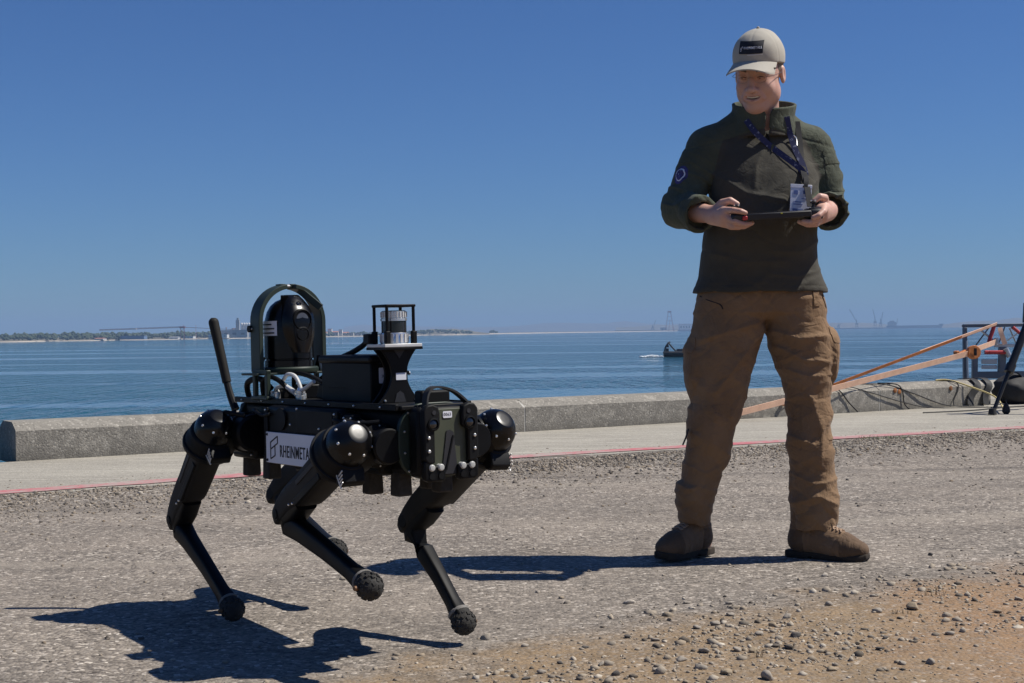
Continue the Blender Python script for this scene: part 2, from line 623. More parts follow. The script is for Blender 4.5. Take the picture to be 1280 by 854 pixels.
# ---- sea wall: cast concrete blocks with chamfered top
wall = empty('sea_wall', WO, 'low weathered concrete sea wall of chamfered blocks along the quay edge', 'wall')
def wall_block(t0, t1, seed):
    r = random.Random(seed)
    prof = [(0, -.02), (0, .195), (.012, .205), (.085, .246), (.10, .25), (WT - .10, .25), (WT - .085, .246), (WT - .005, .20), (WT, .19), (WT, -.02)]
    n = max(3, int((t1 - t0) / .16))
    rr = []
    for i in range(n + 1):
        t = t0 + (t1 - t0) * i / n
        ring = []
        for j, (u, z) in enumerate(prof):
            chip = 0
            if j in (1, 2, 3) and r.random() < .25:
                chip = r.uniform(0, .007)
            uu = u + chip + r.uniform(-.0015, .0015)
            zz = z - chip * .7
            ring.append((WD * t + WN * uu + Vector((0, 0, zz))))
        rr.append(ring)
    MB().rings(rr).build('wall_block', MAT_WALL, wall, angle=28)
m_mortar = mat_basic('pale_mortar', (.5, .48, .43), .9, 0, .2, 40, .3)
for t_ in (3.951, 8.036):
    MB().rings([[WD * tt + WN * u + Vector((0, 0, z)) for u, z in ((.003, -.02), (.003, .193), (.088, .243), (WT - .09, .246), (WT - .004, .19), (WT - .004, -.02))] for tt in (t_ - .009, t_ + .009)]).build('mortar_joint', m_mortar, wall)
wall_block(0, 3.945, 1)
wall_block(3.957, 8.03, 2)
wall_block(8.042, WL, 3)

# rusty bolt plates left in the wall
m_rust = mat_basic('rust', (.30, .12, .04), .85, 0, .5, 60, .4, .002)
for t, u, z in ((2.02, -.003, .185), (8.25, .002, .19), (8.31, .002, .175), (9.05, -.003, .185), (9.42, -.003, .165)):
    c = WD * t + WN * u + Vector((0, 0, z))
    q = MB()
    q.lathe(c, -WN, [(0, .024), (.004, .024), (.006, .015), (.012, .012)], 10)
    q.build('bolt_plate', m_rust, wall)

# ---- loose stones, gravel
def ico(sub=0):
    bm = bmesh.new()
    bmesh.ops.create_icosphere(bm, subdivisions=sub + 1, radius=1)
    v = np.array([p.co[:] for p in bm.verts]); f = np.array([[q.index for q in p.verts] for p in bm.faces])
    bm.free()
    return v, f
ICO0, ICF0 = ico(0)
ICO1, ICF1 = ico(1)

def rock_mat(name, cols, s=1.0):
    m, nt, b = new_mat(name)
    k = NT(nt)
    gi = k.n('ShaderNodeNewGeometry')
    c = k.ramp(gi.outputs['Random Per Island'], [(i / (len(cols) - 1), q) for i, q in enumerate(cols)])
    n = k.noise(55 * s, 5, .65)
    c = k.mix(k.rng(n, .35, .8, 0, .45), c, (.12, .105, .085))
    k.l(c, b.inputs['Base Color'])
    b.inputs['Roughness'].default_value = .9
    b.inputs['Specular IOR Level'].default_value = .3
    k.l(k.bump(n, .5, .004), b.inputs['Normal'])
    return m
MAT_PEB = rock_mat('pebble_stone', [(.06, .052, .044), (.14, .12, .10), (.21, .18, .148), (.29, .245, .195), (.18, .135, .088), (.46, .41, .34)])
MAT_ROCKS = {
    'grey': rock_mat('grey_stone', [(.30, .265, .22), (.32, .28, .23)]),
    'pale': rock_mat('pale_stone', [(.46, .41, .345), (.44, .39, .325)]),
    'tan': rock_mat('tan_stone', [(.33, .26, .175), (.31, .245, .165)]),
    'dark': rock_mat('dark_stone', [(.085, .08, .075), (.09, .082, .075)]),
}
STONES = [(0.338, 4.188, 0.059), (0.153, 4.224, 0.029), (0.987, 4.524, 0.028), (0.425, 3.915, 0.024), (0.501, 4.153, 0.03), (0.487, 3.796, 0.032), (0.542, 3.834, 0.039), (0.596, 3.949, 0.036), (0.635, 3.688, 0.035), (0.688, 3.785, 0.03), (0.724, 3.654, 0.041), (0.401, 3.431, 0.033), (0.466, 3.513, 0.036), (0.434, 3.347, 0.038), (0.486, 3.29, 0.044), (0.574, 3.233, 0.047), (1.004, 3.937, 0.035), (1.112, 3.964, 0.047), (0.896, 4.046, 0.03), (0.942, 3.614, 0.026), (0.898, 3.499, 0.031), (0.912, 3.356, 0.032), (0.979, 3.36, 0.03), (0.856, 3.555, 0.026), (0.586, 3.498, 0.03), (0.294, 3.716, 0.029), (0.178, 3.618, 0.026), (0.061, 3.358, 0.026), (0.023, 3.305, 0.022), (0.026, 3.664, 0.023), (1.116, 3.652, 0.029), (1.449, 4.095, 0.03), (1.108, 4.487, 0.025), (1.049, 4.156, 0.026), (0.746, 3.886, 0.035), (0.621, 4.11, 0.028), (0.382, 4.041, 0.025), (0.362, 3.664, 0.027), (0.55, 3.517, 0.032), (0.206, 3.416, 0.027), (-0.991, 3.757, 0.026), (-0.903, 3.733, 0.021), (-0.854, 3.537, 0.018), (-0.078, 3.765, 0.040), (0.251, 4.758, 0.021), (0.148, 4.64, 0.023), (0.07, 4.4, 0.022), (1.441, 4.923, 0.025), (1.756, 7.465, 0.034), (1.332, 3.917, 0.031), (0.696, 3.383, 0.025), (0.233, 3.31, 0.026), (0.329, 3.337, 0.021), (0.735, 3.301, 0.028), (0.108, 3.454, 0.021), (-0.066, 3.356, 0.019), (-0.155, 3.442, 0.017)]
LBL = {
    'grey': 'grey angular stone lying loose in the sandy gravel by the dirt patch',
    'pale': 'pale whitish stone lying loose in the sandy gravel by the dirt patch',
    'tan': 'tan brown stone lying loose in the sandy gravel by the dirt patch',
    'dark': 'dark blackish stone lying loose in the sandy gravel by the dirt patch',
}
SPECIAL = {0: ('pale', 'flat elongated pale tan stone, the longest one at the edge of the sandy dirt'),
           2: ('pale', 'single whitish stone on the asphalt before the brown boot pointing to the tower'),
           40: ('dark', 'dark brown stone on the edge of the shadow under the robot dog'),
           41: ('pale', 'pale round pebble lying inside the shadow of the robot dog'),
           42: ('pale', 'small pale stone at the near edge of the shadow of the robot dog'),
           43: ('grey', 'pale grey stone touching the front foot of the robot dog'),
           17: ('tan', 'wide brown stone beside dry grass tuft in the sandy dirt'),
           15: ('grey', 'large dark grey flat stone half buried in the orange dirt'),
           48: ('dark', 'lone dark stone on the gravel behind the man, near the red line')}
SPECIAL[2] = ('pale', 'single whitish stone on the asphalt just before the toe of the brown boot')
rr_ = random.Random(11)
for i, (x, y, w) in enumerate(STONES):
    kind, lab = SPECIAL.get(i, (rr_.choice(['grey', 'grey', 'pale', 'tan', 'grey', 'dark']), None))
    g = np.random.default_rng(100 + i)
    v = ICO1.copy()
    # chop with random planes for an angular, broken look
    for _ in range(11):
        nrm = g.normal(size=3); nrm /= np.linalg.norm(nrm)
        off = g.uniform(.42, .78)
        d = v @ nrm
        v -= np.outer(np.maximum(0, d - off), nrm)
    v *= 1 + g.normal(0, .03, (len(v), 1))
    sc = np.array([1, g.uniform(.6, .9), g.uniform(.40, .65)]) * w / 2 * 1.08
    if i == 0: sc = np.array([1, .55, .36]) * w / 2 * 1.1
    v *= sc
    a = g.uniform(-.5, .5) if i == 0 else g.uniform(0, 6.28)
    v = v @ np.array([[math.cos(a), math.sin(a), 0], [-math.sin(a), math.cos(a), 0], [0, 0, 1]])
    o = mesh_np('stone', v, ICF1, MAT_ROCKS[kind], smooth=False)
    o.location = (x, y, ground_z(x, y) + sc[2] * .38)
    if lab:
        tag(o, lab, 'stone')
    else:
        sz = 'large' if w > .034 else ('small' if w < .0265 else 'medium-sized')
        tag(o, sz + ' ' + LBL[kind], 'stone', 'loose %s %s stones on the sandy dirt' % (sz, kind))

MAT_PEB_S = rock_mat('dusty_pebble', [(.10, .082, .064), (.22, .185, .142), (.33, .28, .218), (.40, .345, .27), (.30, .24, .17), (.56, .50, .41)])
def pebbles(name, xy, sizes, seed, mt=None):
    g = np.random.default_rng(seed)
    n = len(xy)
    V = np.repeat(ICO0[None], n, 0)
    V = V * (1 + g.normal(0, .26, (n, 12, 1)))
    V *= (np.stack([np.ones(n), g.uniform(.6, 1, n), g.uniform(.45, .8, n)], 1) * sizes[:, None])[:, None, :]
    a = g.uniform(0, 6.28, n)
    c, s = np.cos(a), np.sin(a)
    x = V[..., 0] * c[:, None] - V[..., 1] * s[:, None]
    y = V[..., 0] * s[:, None] + V[..., 1] * c[:, None]
    z = V[..., 2] + np.array([ground_z(*p) for p in xy])[:, None] + (sizes * .08)[:, None]
    P = np.stack([x + xy[:, :1], y + xy[:, 1:], z], -1).reshape(-1, 3)
    Fc = (ICF0[None] + (np.arange(n) * 12)[:, None, None]).reshape(-1, 3)
    return mesh_np(name, P, Fc, mt or MAT_PEB, smooth=False, kind='stuff')

g = np.random.default_rng(5)
def sand_f(x, y):
    return (x - .35) * .52 - (y - 4.02) * .85
# pebbles through the sandy patch
N = 42000
xy = np.stack([g.uniform(-.9, 2.6, N), g.uniform(2.6, 5.0, N)], 1)
f = sand_f(xy[:, 0], xy[:, 1])
clump = .5 + .5 * np.sin(xy[:, 0] * 5.1 + 1.3 * np.sin(xy[:, 1] * 4)) * np.sin(xy[:, 1] * 6.3 + xy[:, 0] * 2.2)
clump = clump ** 1.8 + .9 * np.exp(-(((xy[:, 0] - .62) / .30) ** 2 + ((xy[:, 1] - 3.66) / .24) ** 2))
keep = g.random(N) < np.clip((f + .12) * 2.2, .015, 1) * (.10 + .80 * clump) * np.where(f > .75, .35, 1)
xy = xy[keep]
o = pebbles('dirt_gravel', xy, np.clip(g.lognormal(math.log(.0026), .72, len(xy)), .0010, .018), 1, MAT_PEB_S)
tag(o, 'small stones scattered over the sandy dirt patch', 'gravel')
# loose gravel in a band along the painted line
N = 26000
t = g.uniform(-1.2, 9.2, N)
dd = np.abs(g.normal(0, .55, N)) + .05
base = np.array([LINE[0][:2]]) + np.outer(t, np.array([.866, .5]))
# follow the line roughly
xy = base + np.outer(dd, np.array([.5, -.866])) + np.array([0, .0])
yl = np.interp(xy[:, 0], [p.x for p in L_pts], [p.y for p in L_pts])
ok = (yl - xy[:, 1]) > .07
xy = xy[ok]
o = pebbles('edge_gravel', xy, np.clip(g.lognormal(math.log(.0048), .5, len(xy)), .002, .018), 2)
tag(o, 'loose gravel lying along the red painted line', 'gravel')
# fine grit blown over the edge of the apron
N = 5200
ti = g.uniform(0, len(L_pts) - 1.001, N * 3)
ti = ti[(ti > 1) & (ti < len(L_pts) - 2)][:N]
LP = np.array([p[:2] for p in L_pts])
i0 = ti.astype(int); fr_ = (ti - i0)[:, None]
xy = LP[i0] * (1 - fr_) + LP[i0 + 1] * fr_
off = np.abs(g.normal(0, .28, len(xy))) - .08
xy = xy + off[:, None] * np.array([-.5, .866])
o = pebbles('apron_grit', xy, np.clip(g.lognormal(math.log(.0026), .5, len(xy)), .0012, .010), 4)
tag(o, 'fine grit strewn over the edge of the concrete apron and the red line', 'gravel')
# sparse chippings on the asphalt
N = 6000
xy = np.stack([g.uniform(-3.0, 4.5, N), g.uniform(3.0, 8.6, N)], 1)
yl = np.interp(xy[:, 0], [p.x for p in L_pts], [p.y for p in L_pts])
xy = xy[(yl - xy[:, 1]) > .5]
o = pebbles('asphalt_chippings', xy, np.clip(g.lognormal(math.log(.0026), .55, len(xy)), .0018, .013), 3)
tag(o, 'sparse small chippings lying on the worn asphalt', 'gravel')

# dry weeds
m_grass = mat_basic('green_weed', (.10, .15, .045), .7, 0, .4, 20, 0)
m_dry = mat_basic('dry_weed', (.20, .15, .085), .8, 0, .3, 20, 0)
def tuft(name, x, y, r, hgt, n, mt, lab, seed):
    g = random.Random(seed)
    q = MB()
    for _ in range(n):
        a = g.uniform(0, 6.28); d = r * math.sqrt(g.random())
        bx, by = d * math.cos(a) * 1.5, d * math.sin(a) * .7
        a2 = g.uniform(0, 6.28); hh = hgt * g.uniform(.5, 1.2); ln = g.uniform(.2, .8) * hh
        w = .0012
        wx, wy = -math.sin(a2) * w, math.cos(a2) * w
        p1 = (bx + math.cos(a2) * ln * .4, by + math.sin(a2) * ln * .4, hh * .65)
        p2 = (bx + math.cos(a2) * ln, by + math.sin(a2) * ln, hh)
        q.add([(bx - wx, by - wy, -.005), (bx + wx, by + wy, -.005), (p1[0] + wx * .8, p1[1] + wy * .8, p1[2]), (p1[0] - wx * .8, p1[1] - wy * .8, p1[2]), p2],
              [(0, 1, 2, 3), (3, 2, 4)])
    o = q.build(name, mt)
    o.location = (x, y, ground_z(x, y))
    return tag(o, lab, 'weed')
tuft('weed_tuft', 2.64, 10.18, .12, .03, 110, m_grass, 'small green weed tuft growing at the red painted line', 1)
tuft('dry_grass_tuft', 1.22, 4.16, .025, .028, 16, m_dry, 'dry grass tuft standing in the sandy dirt', 2)
tuft('dry_twig_tuft', .585, 3.44, .010, .03, 7, m_dry, 'few dry twigs sticking up between the stones', 3)
tuft('dry_sprig_tuft', 1.06, 3.90, .02, .012, 14, m_dry, 'low dry sprig beside the wide brown stone', 4)

# no weed line at the wall foot, only the concrete's darker tone
# ============================================================ far shore, harbour, boat
_CM = cam.matrix_world.to_3x3()
def at(px, py, Y):
    """point at distance Y that stands where the survey picture shows it"""
    d = _CM @ Vector(((px - 640) / 1778.0, -(py - 427) / 1778.0, -1))
    return Vector((0, 0, .8)) + d * (Y / d.y)

m_land = mat_basic('far_scrub_soil', (.14, .12, .075), .95, 0, .35, .03, 0)
m_beach = mat_basic('far_sand', (.48, .42, .33), .95, 0, .12, .05, 0)
m_conc_w = mat_basic('far_white_wall', (.62, .60, .57), .9, 0, .08, .2, 0)
m_conc_g = mat_basic('far_grey_wall', (.28, .28, .28), .9, 0, .1, .2, 0)
m_roof_r = mat_basic('far_tile_roof', (.36, .15, .09), .9, 0, .15, .3, 0)
m_roof_b = mat_basic('far_metal_roof', (.13, .19, .30), .7, 0, .1, .2, 0)
m_steel_r = mat_basic('far_red_steel', (.40, .10, .07), .7, 0, .1, .5, 0)
m_steel_d = mat_basic('far_dark_steel', (.10, .10, .12), .7, 0, .1, .5, 0)
m_win = mat_basic('far_window', (.04, .05, .06), .3, 0, .1, .5, 0)

def land(name, pts, rows, seed, beach=True):
    """pts: (px, distance, height); rows: depth behind the waterline with height share"""
    g = random.Random(seed)
    v, f = [], []
    n = len(pts)
    for k_, (dep, hs) in enumerate(rows):
        for i, (px, D, hgt) in enumerate(pts):
            p = at(px, 427, D + dep)
            z = SEA_Z - .3 if k_ == 0 else SEA_Z + hgt * hs * g.uniform(.8, 1.15) + .3
            v.append((p.x, p.y, z))
    for k_ in range(len(rows) - 1):
        for i in range(n - 1):
            a = k_ * n + i
            f.append((a, a + 1, a + n + 1, a + n))
    o = MB().add(v, f).build(name, [m_land, m_beach], angle=180)
    if beach:
        o.data.polygons.foreach_set('material_index', [1 if i < (n - 1) else 0 for i in range(len(f))])
    return struct(o)

ROWS = [(0, 0), (9, .10), (40, .30), (120, .7), (260, 1.0), (420, .7), (700, 0)]
shore1 = []
for i in range(34):
    px = -140 + i * 18.5
    t = max(0, min(1, px / 450.0))
    D = 1430 + 650 * t ** 1.3 + 30 * math.sin(i * 1.3)
    hg = 3 + 3.5 * math.exp(-((px - 45) / 45) ** 2) + 1.2 * math.sin(i * .9) * .5
    shore1.append((px, D, hg))
land('far_shore', shore1, ROWS, 3)
shore2 = []
for i in range(24):
    px = 405 + i * 9
    D = 2250 + 40 * math.sin(i) + 6 * i
    hg = 9 * math.exp(-((px - 560) / 45) ** 2) + 2.5
    if px > 585: hg = max(1.2, hg * .6)
    shore2.append((px, D, hg))
land('far_headland', shore2, ROWS, 4)
spit = []
for i in range(26):
    px = 560 + i * 11.5
    D = 2500 + (px - 560) * 6.0
    spit.append((px, D, 2.2))
land('far_sand_spit', spit, [(0, 0), (25, .6), (90, 1.0), (180, 0)], 5)
bank = []
for i in range(30):
    px = 770 + i * 25
    bank.append((px, 5600 + 60 * math.sin(i), 16 + 8 * math.sin(i * .7) + (10 if px > 1180 else 0)))
land('far_bank', bank, [(0, 0), (60, .5), (300, 1), (700, 0)], 6, False)
ridge = []
for i in range(22):
    px = 430 + i * 25
    ridge.append((px, 8000, 44 + 14 * math.sin(i * .55 + 1) * math.exp(-((px - 700) / 260) ** 2)))
land('far_ridge', ridge, [(0, 0), (150, .6), (500, 1), (1000, 0)], 8, False)

# woodland on the shore: one far mass of trees
m, nt, b = new_mat('far_foliage')
k = NT(nt)
gi = k.n('ShaderNodeNewGeometry')
c = k.ramp(gi.outputs['Random Per Island'], [(0, (.022, .036, .016)), (.5, (.04, .06, .026)), (1, (.075, .085, .04))])
k.l(c, b.inputs['Base Color'])
b.inputs['Roughness'].default_value = .95
MAT_FARTREE = m
g = np.random.default_rng(21)
def woods(name, spots, lab):
    n = len(spots)
    sub = 5                                   # lumps per crown
    P = []
    for (p, r) in spots:
        for _ in range(sub):
            o = g.normal(0, .45, 3) * r * np.array([1, 1, .55])
            P.append((p[0] + o[0], p[1] + o[1], p[2] + r * .75 + o[2], r * g.uniform(.4, .75)))
    P = np.array(P)
    V = np.repeat(ICO0[None], len(P), 0) * (1 + g.normal(0, .2, (len(P), 12, 1)))
    V = V * P[:, None, 3:4] * np.array([1, 1, .85]) + P[:, None, :3]
    Fc = (ICF0[None] + (np.arange(len(P)) * 12)[:, None, None]).reshape(-1, 3)
    o = mesh_np(name, V.reshape(-1, 3), Fc, MAT_FARTREE, smooth=False, kind='stuff')
    tag(o, lab, 'woodland')
spots = []
for _ in range(900):
    px = g.uniform(-80, 455)
    t = max(0, min(1, px / 450.0))
    D = 1430 + 650 * t ** 1.3 + g.uniform(12, 160)
    dens = 1.0 if 15 < px < 270 else .35
    if g.random() > dens: continue
    hz = SEA_Z + 1.2 + (D - 1430 - 650 * t ** 1.3) * .02
    r = g.uniform(1.5, 4.0) * (1.0 if px < 270 else .7)
    p = at(px, 427, D)
    spots.append(((p.x, p.y, hz), r))
woods('far_woodland', spots, 'dark green wooded shore across the water below the red conveyor')
spots = []
for _ in range(420):
    px = g.uniform(425, 590)
    D = 2300 + g.uniform(15, 240)
    e = math.exp(-((px - 545) / 40) ** 2)
    p = at(px, 427, D)
    spots.append(((p.x, p.y, SEA_Z + 1.5 + e * 5 * g.random() + .5), g.uniform(1.4, 3.0)))
for _ in range(10):
    p = at(615 + g.normal(0, 1.5), 427, 2900)
    spots.append(((p.x, p.y, SEA_Z + 2.2), g.uniform(2.2, 4.4)))
woods('far_grove', spots, 'hazy grey green grove on the low headland beside the sand spit')

# buildings
def building(name, px0, px1, pyt, D, wm, rm, lab, roof='gable', group=None, depth=14, windows=0):
    a, c = at(px0, pyt, D), at(px1, pyt, D)
    w = (c - a).length
    z0 = SEA_Z + 1.0
    h = max(1.5, a.z - z0)
    o = empty(name, ((a.x + c.x) / 2, (a.y + c.y) / 2, z0), lab, 'building', group)
    rh = min(h * .35, w * .18) if roof == 'gable' else .5
    wh = h - rh
    MB().box((0, 0, wh / 2), (w, depth, wh)).build('wall', wm, o, smooth=False)
    q = MB()
    if roof == 'gable':
        x, y = w / 2 + .3, depth / 2 + .3
        q.add([(-x, -y, wh), (x, -y, wh), (x, y, wh), (-x, y, wh), (-x, 0, wh + rh), (x, 0, wh + rh)],
              [(0, 1, 5, 4), (2, 3, 4, 5), (0, 4, 3), (1, 2, 5), (3, 2, 1, 0)])
    else:
        q.box((0, 0, wh + .25), (w + .4, depth + .4, .5))
    q.build('roof', rm, o, smooth=False)
    for i in range(windows):
        x = -w / 2 + w * (i + .5) / windows
        MB().box((x, -depth / 2 - .03, wh * .55), (w / windows * .45, .1, wh * .3)).build('window', m_win, o, smooth=False)
    return o
building('waterfront_house', 120, 131, 422.5, 1560, m_conc_w, m_roof_r, 'small white waterfront house with red roof below the wooded shore', windows=3)
building('warehouse', 153, 182, 420, 1600, m_roof_b, m_roof_b, 'long blue metal warehouse on the wooded shore', 'flat', windows=0)
building('boat_shed', 213, 224, 421, 1650, m_conc_w, m_conc_g, 'low white shed beside the red conveyor tower', windows=2)
building('quay_shed', 231, 243, 420.5, 1680, m_conc_w, m_conc_w, 'low white flat shed on the quay of the cement plant', 'flat', windows=3)
building('plant_hall', 268, 310, 413, 1760, m_conc_g, m_conc_g, 'wide grey plant hall at the foot of the white silos', 'flat', windows=4)
building('plant_annex', 262, 285, 418, 1745, m_conc_w, m_conc_g, 'low pale annex in front of the grey plant hall', 'flat', windows=4)
town = [(398, 404, 412), (405, 409, 415), (410, 415, 411), (416, 423, 414), (424, 428, 412), (429, 436, 415), (437, 442, 416), (404, 418, 417), (443, 452, 417)]
tl = ['tall white town house beside the guard hoop', 'narrow cream house with red roof', 'tall white apartment block', 'wide white house with red roof',
      'narrow white tower house', 'broad low white house', 'small red roofed house near the trees', 'long low white quay building', 'low pale shed next to the grove']
for i, (a, c, t) in enumerate(town):
    building('town_house', a, c, t, 2120 + 12 * (i % 3), m_conc_w if i % 3 else mat_basic('far_cream_wall%d' % i, (.5, .46, .4), .9, 0, .08, .2, 0), m_roof_r if i % 2 else m_conc_g,
             tl[i] + ' in the far waterfront town', 'gable' if i % 2 else 'flat', None, 10, 2)
building('dock_building', 849, 866, 405, 4300, m_conc_w, m_conc_w, 'hazy white dock building beside the lattice crane frame', 'flat', windows=5, depth=30)
building('dock_shed', 826, 833, 409.3, 4300, m_conc_g, m_conc_w, 'small hazy dock shed left by the crane frame', 'flat', windows=2, depth=20)

# cement plant: tower, silos
t = empty('plant_tower', at(297.5, 424, 1765), 'tall grey cement plant tower beside the white silos', 'tower'); t.location.z = SEA_Z + 1
MB().box((0, 0, 11), (4.2, 4.2, 22)).build('tower_shaft', m_conc_g, t, smooth=False)
MB().box((0, 0, 23.2), (2.4, 2.4, 3)).build('tower_head', m_conc_g, t, smooth=False)
MB().box((-5, 0, 6), (5, 4, 12)).build('side_block', m_conc_g, t, smooth=False)
for i, px in enumerate((302.5, 305.5, 308.5, 311.5, 314.5)):
    s = empty('cement_silo', at(px, 424, 1770), 'white cylindrical silo in the row beside the grey plant tower', 'silo', 'white cement silos'); s.location.z = SEA_Z + 1
    MB().cyl((0, 0, 0), (0, 0, 17.5), 1.45, n=14).build('silo_body', m_conc_w, s)
    MB().cyl((0, 0, 17.5), (0, 0, 18.6), 1.45, .5, n=14).build('silo_cap', m_conc_w, s)
for i, (px, hh) in enumerate(((278, 9), (283, 13), (288.5, 10), (292, 12))):
    s = empty('plant_stack', at(px, 424, 1758), ['short grey plant stack at the annex end', 'tallest thin stack of the plant annex', 'stubby grey stack between the thin stack and the tower', 'thin stack right against the grey plant tower'][i], 'chimney'); s.location.z = SEA_Z + 1
    MB().cyl((0, 0, 0), (0, 0, hh), .9, .7, n=10).build('stack_shaft', m_conc_g, s)
    MB().cyl((0, 0, hh - .8), (0, 0, hh - .2), 1.0, n=10).build('stack_ring', m_steel_r, s)

# red conveyor
D = 1640
cv = empty('conveyor', at(228, 424, D), 'long red conveyor gantry on a red tower above the wooded shore', 'conveyor'); cv.location.z = SEA_Z + 1
def cl(px, py):
    return at(px, py, D) - Vector(cv.location)
q = MB()
p0, p1 = cl(124, 413.2), cl(232, 409.3)
q.bar(p0, p1, .5, .5); q.bar(p0 + Vector((0, 0, 1.1)), p1 + Vector((0, 0, 1.1)), .4, .4)
for i in range(36):
    a_ = p0.lerp(p1, i / 36); c_ = p0.lerp(p1, (i + 1) / 36)
    q.bar(a_ + Vector((0, 0, 1.1 * (i % 2))), c_ + Vector((0, 0, 1.1 * ((i + 1) % 2))), .3, .3)
q.build('boom', m_steel_r, cv, smooth=False)
q = MB()
q.bar(cl(232, 409.3), cl(290, 412), .5, .5)
q.build('feeder_belt', m_steel_r, cv, smooth=False)
q = MB()
for dx in (-1.8, 1.8):
    b0 = cl(228, 424); q.bar(b0 + Vector((dx * 1.2, 0, -4)), cl(228, 408) + Vector((dx, 0, 0)), .7, .7)
for i in range(4):
    z = cl(228, 422 - i * 4)
    q.bar(z + Vector((-1.8, 0, 0)), z + Vector((1.8, 0, 3)), .3, .3)
q.box(cl(228, 409.5), (6, 3, 1.6))
q.build('tower', m_steel_r, cv, smooth=False)
MB().box(cl(167, 411.2), (6, 3, 1.8)).build('cabin', m_conc_w, cv, smooth=False)
mast = empty('mast', at(245, 424, 1690), 'thin red lattice mast behind the conveyor tower', 'mast'); mast.location.z = SEA_Z + 1
MB().cyl((0, 0, 0), (0, 0, 16), .3, .15, n=6).build('pole', m_steel_r, mast)
MB().box((0, 0, 12), (1.2, .3, .6)).build('panel', m_conc_w, mast)

# lattice A-frame crane and harbour cranes, far in the haze
D = 4200
fr = empty('lattice_crane_frame', at(837, 412, D), 'tall red lattice A-frame crane standing hazy on the far dock', 'crane'); fr.location.z = SEA_Z
sc = D / 1778.0
def leg_lattice(q, a, c, w, th, nseg):
    a, c = Vector(a), Vector(c)
    for s_ in (-1, 1):
        q.bar(a + Vector((s_ * w, 0, 0)), c + Vector((s_ * w * .6, 0, 0)), th, th)
    for i in range(nseg):
        p = a.lerp(c, i / nseg); r_ = a.lerp(c, (i + 1) / nseg); s_ = 1 if i % 2 else -1
        q.bar(p + Vector((s_ * w, 0, 0)), r_ + Vector((-s_ * w, 0, 0)), th * .7, th * .7)
for s_ in (-1, 1):
    q = MB(); leg_lattice(q, (s_ * 5.2 * sc, 0, 0), (s_ * 1.6 * sc, 0, 23.5 * sc), .55 * sc, .32 * sc, 8)
    q.build('leg', m_steel_r, fr, smooth=False)
q = MB(); leg_lattice(q, (-1.4 * sc, 0, 0), (0.6 * sc, 0, 15 * sc), .3 * sc, .2 * sc, 6); q.build('inner_leg', m_steel_r, fr, smooth=False)
q = MB(); q.box((0, 0, 24.4 * sc), (4.6 * sc, 2 * sc, 2 * sc)); q.box((0, 0, 13 * sc), (6.5 * sc, .5 * sc, .4 * sc)); q.box((0, 0, 18.5 * sc), (4.5 * sc, .5 * sc, .4 * sc))
q.build('top_beam', m_steel_r, fr, smooth=False)

def harbour_crane(px, base, top, jx, jy, D, lab, s=1.0):
    o = empty('harbour_crane', at(px, base, D), lab, 'crane'); z0 = SEA_Z + 1; o.location.z = z0
    u = D / 1778.0
    H = (base - top) * u
    q = MB()
    for dx in (-1.8, 1.8):
        q.bar((dx * u, 0, 0), (dx * .6 * u, 0, H * .35), .45 * u, .45 * u)
    q.box((0, 0, H * .2), (3.4 * u, .4 * u, .4 * u))
    q.build('portal', m_steel_d, o, smooth=False)
    q = MB(); q.box((0, 0, H * .42), (3.2 * u, 2.4 * u, H * .14)); q.build('machine_house', m_conc_g, o, smooth=False)
    q = MB(); q.bar((0, 0, H * .45), (-.3 * u, 0, H * .8), .7 * u, .7 * u); q.build('mast', m_steel_d, o, smooth=False)
    q = MB(); q.bar((.4 * u, 0, H * .5), (jx * u, 0, H * .5 + jy * u), .5 * u, .5 * u); q.bar((-.3 * u, 0, H * .8), (jx * u * .95, 0, H * .5 + jy * u), .14 * u, .14 * u)
    q.build('jib', m_steel_d, o, smooth=False)
    return o
harbour_crane(1071, 407, 393, -9, 17, 4700, 'hazy harbour crane with its jib raised towards the lattice crane frame')
harbour_crane(1094, 407, 388, -3, 15, 4800, 'hazy harbour crane with a steep jib beside the double crane')
harbour_crane(1101, 407, 392, 3, 13, 4820, 'thin hazy harbour crane with steep jib next to the moored ship')
harbour_crane(816, 411, 402, 4, 9, 4900, 'very faint harbour crane on the dock near the lattice crane frame')
harbour_crane(1048, 407, 399, 4, 3, 4700, 'squat hazy crane at the dock end nearest the man')
sh = empty('moored_ship', at(1142, 407, 5000), 'long hazy grey ship moored at the far dock', 'ship'); sh.location.z = SEA_Z
u = 5000 / 1778.0
q = MB()
q.prism([(-33 * u, 0), (34 * u, 0), (37 * u, 5.2 * u), (33 * u, 5.2 * u), (32 * u, 3.6 * u), (-34 * u, 3.4 * u)], (0, 8, 0), (1, 0, 0), (0, 0, 1), 16)
q.build('hull', m_steel_d, sh, smooth=False)
q = MB(); q.box((-27 * u, 0, 5.6 * u), (10 * u, 12, 4.5 * u)); q.box((-27 * u, 0, 8.6 * u), (5 * u, 9, 2 * u)); q.build('superstructure', m_conc_g, sh, smooth=False)
q = MB(); q.bar((-21 * u, 0, 5 * u), (-20 * u, 0, 12.5 * u), .5 * u, .5 * u); q.build('mast', m_steel_d, sh, smooth=False)
dk = empty('dock_pier', at(1060, 407, 4650), 'long low hazy dock carrying the harbour cranes', 'pier'); dk.location.z = SEA_Z
u = 4650 / 1778.0
q = MB(); q.box((0, 0, .7 * u), (110 * u, 30, 1.4 * u)); q.build('deck', m_conc_g, dk, smooth=False)
for i in range(12):
    MB().cyl((-52 * u + i * 9.4 * u, -14, -2), (-52 * u + i * 9.4 * u, -14, .3), 1.2, n=8).build('pile', m_conc_g, dk)
dk2 = empty('dock_quay', at(845, 412, 4280), 'low hazy dock under the lattice crane frame', 'pier'); dk2.location.z = SEA_Z
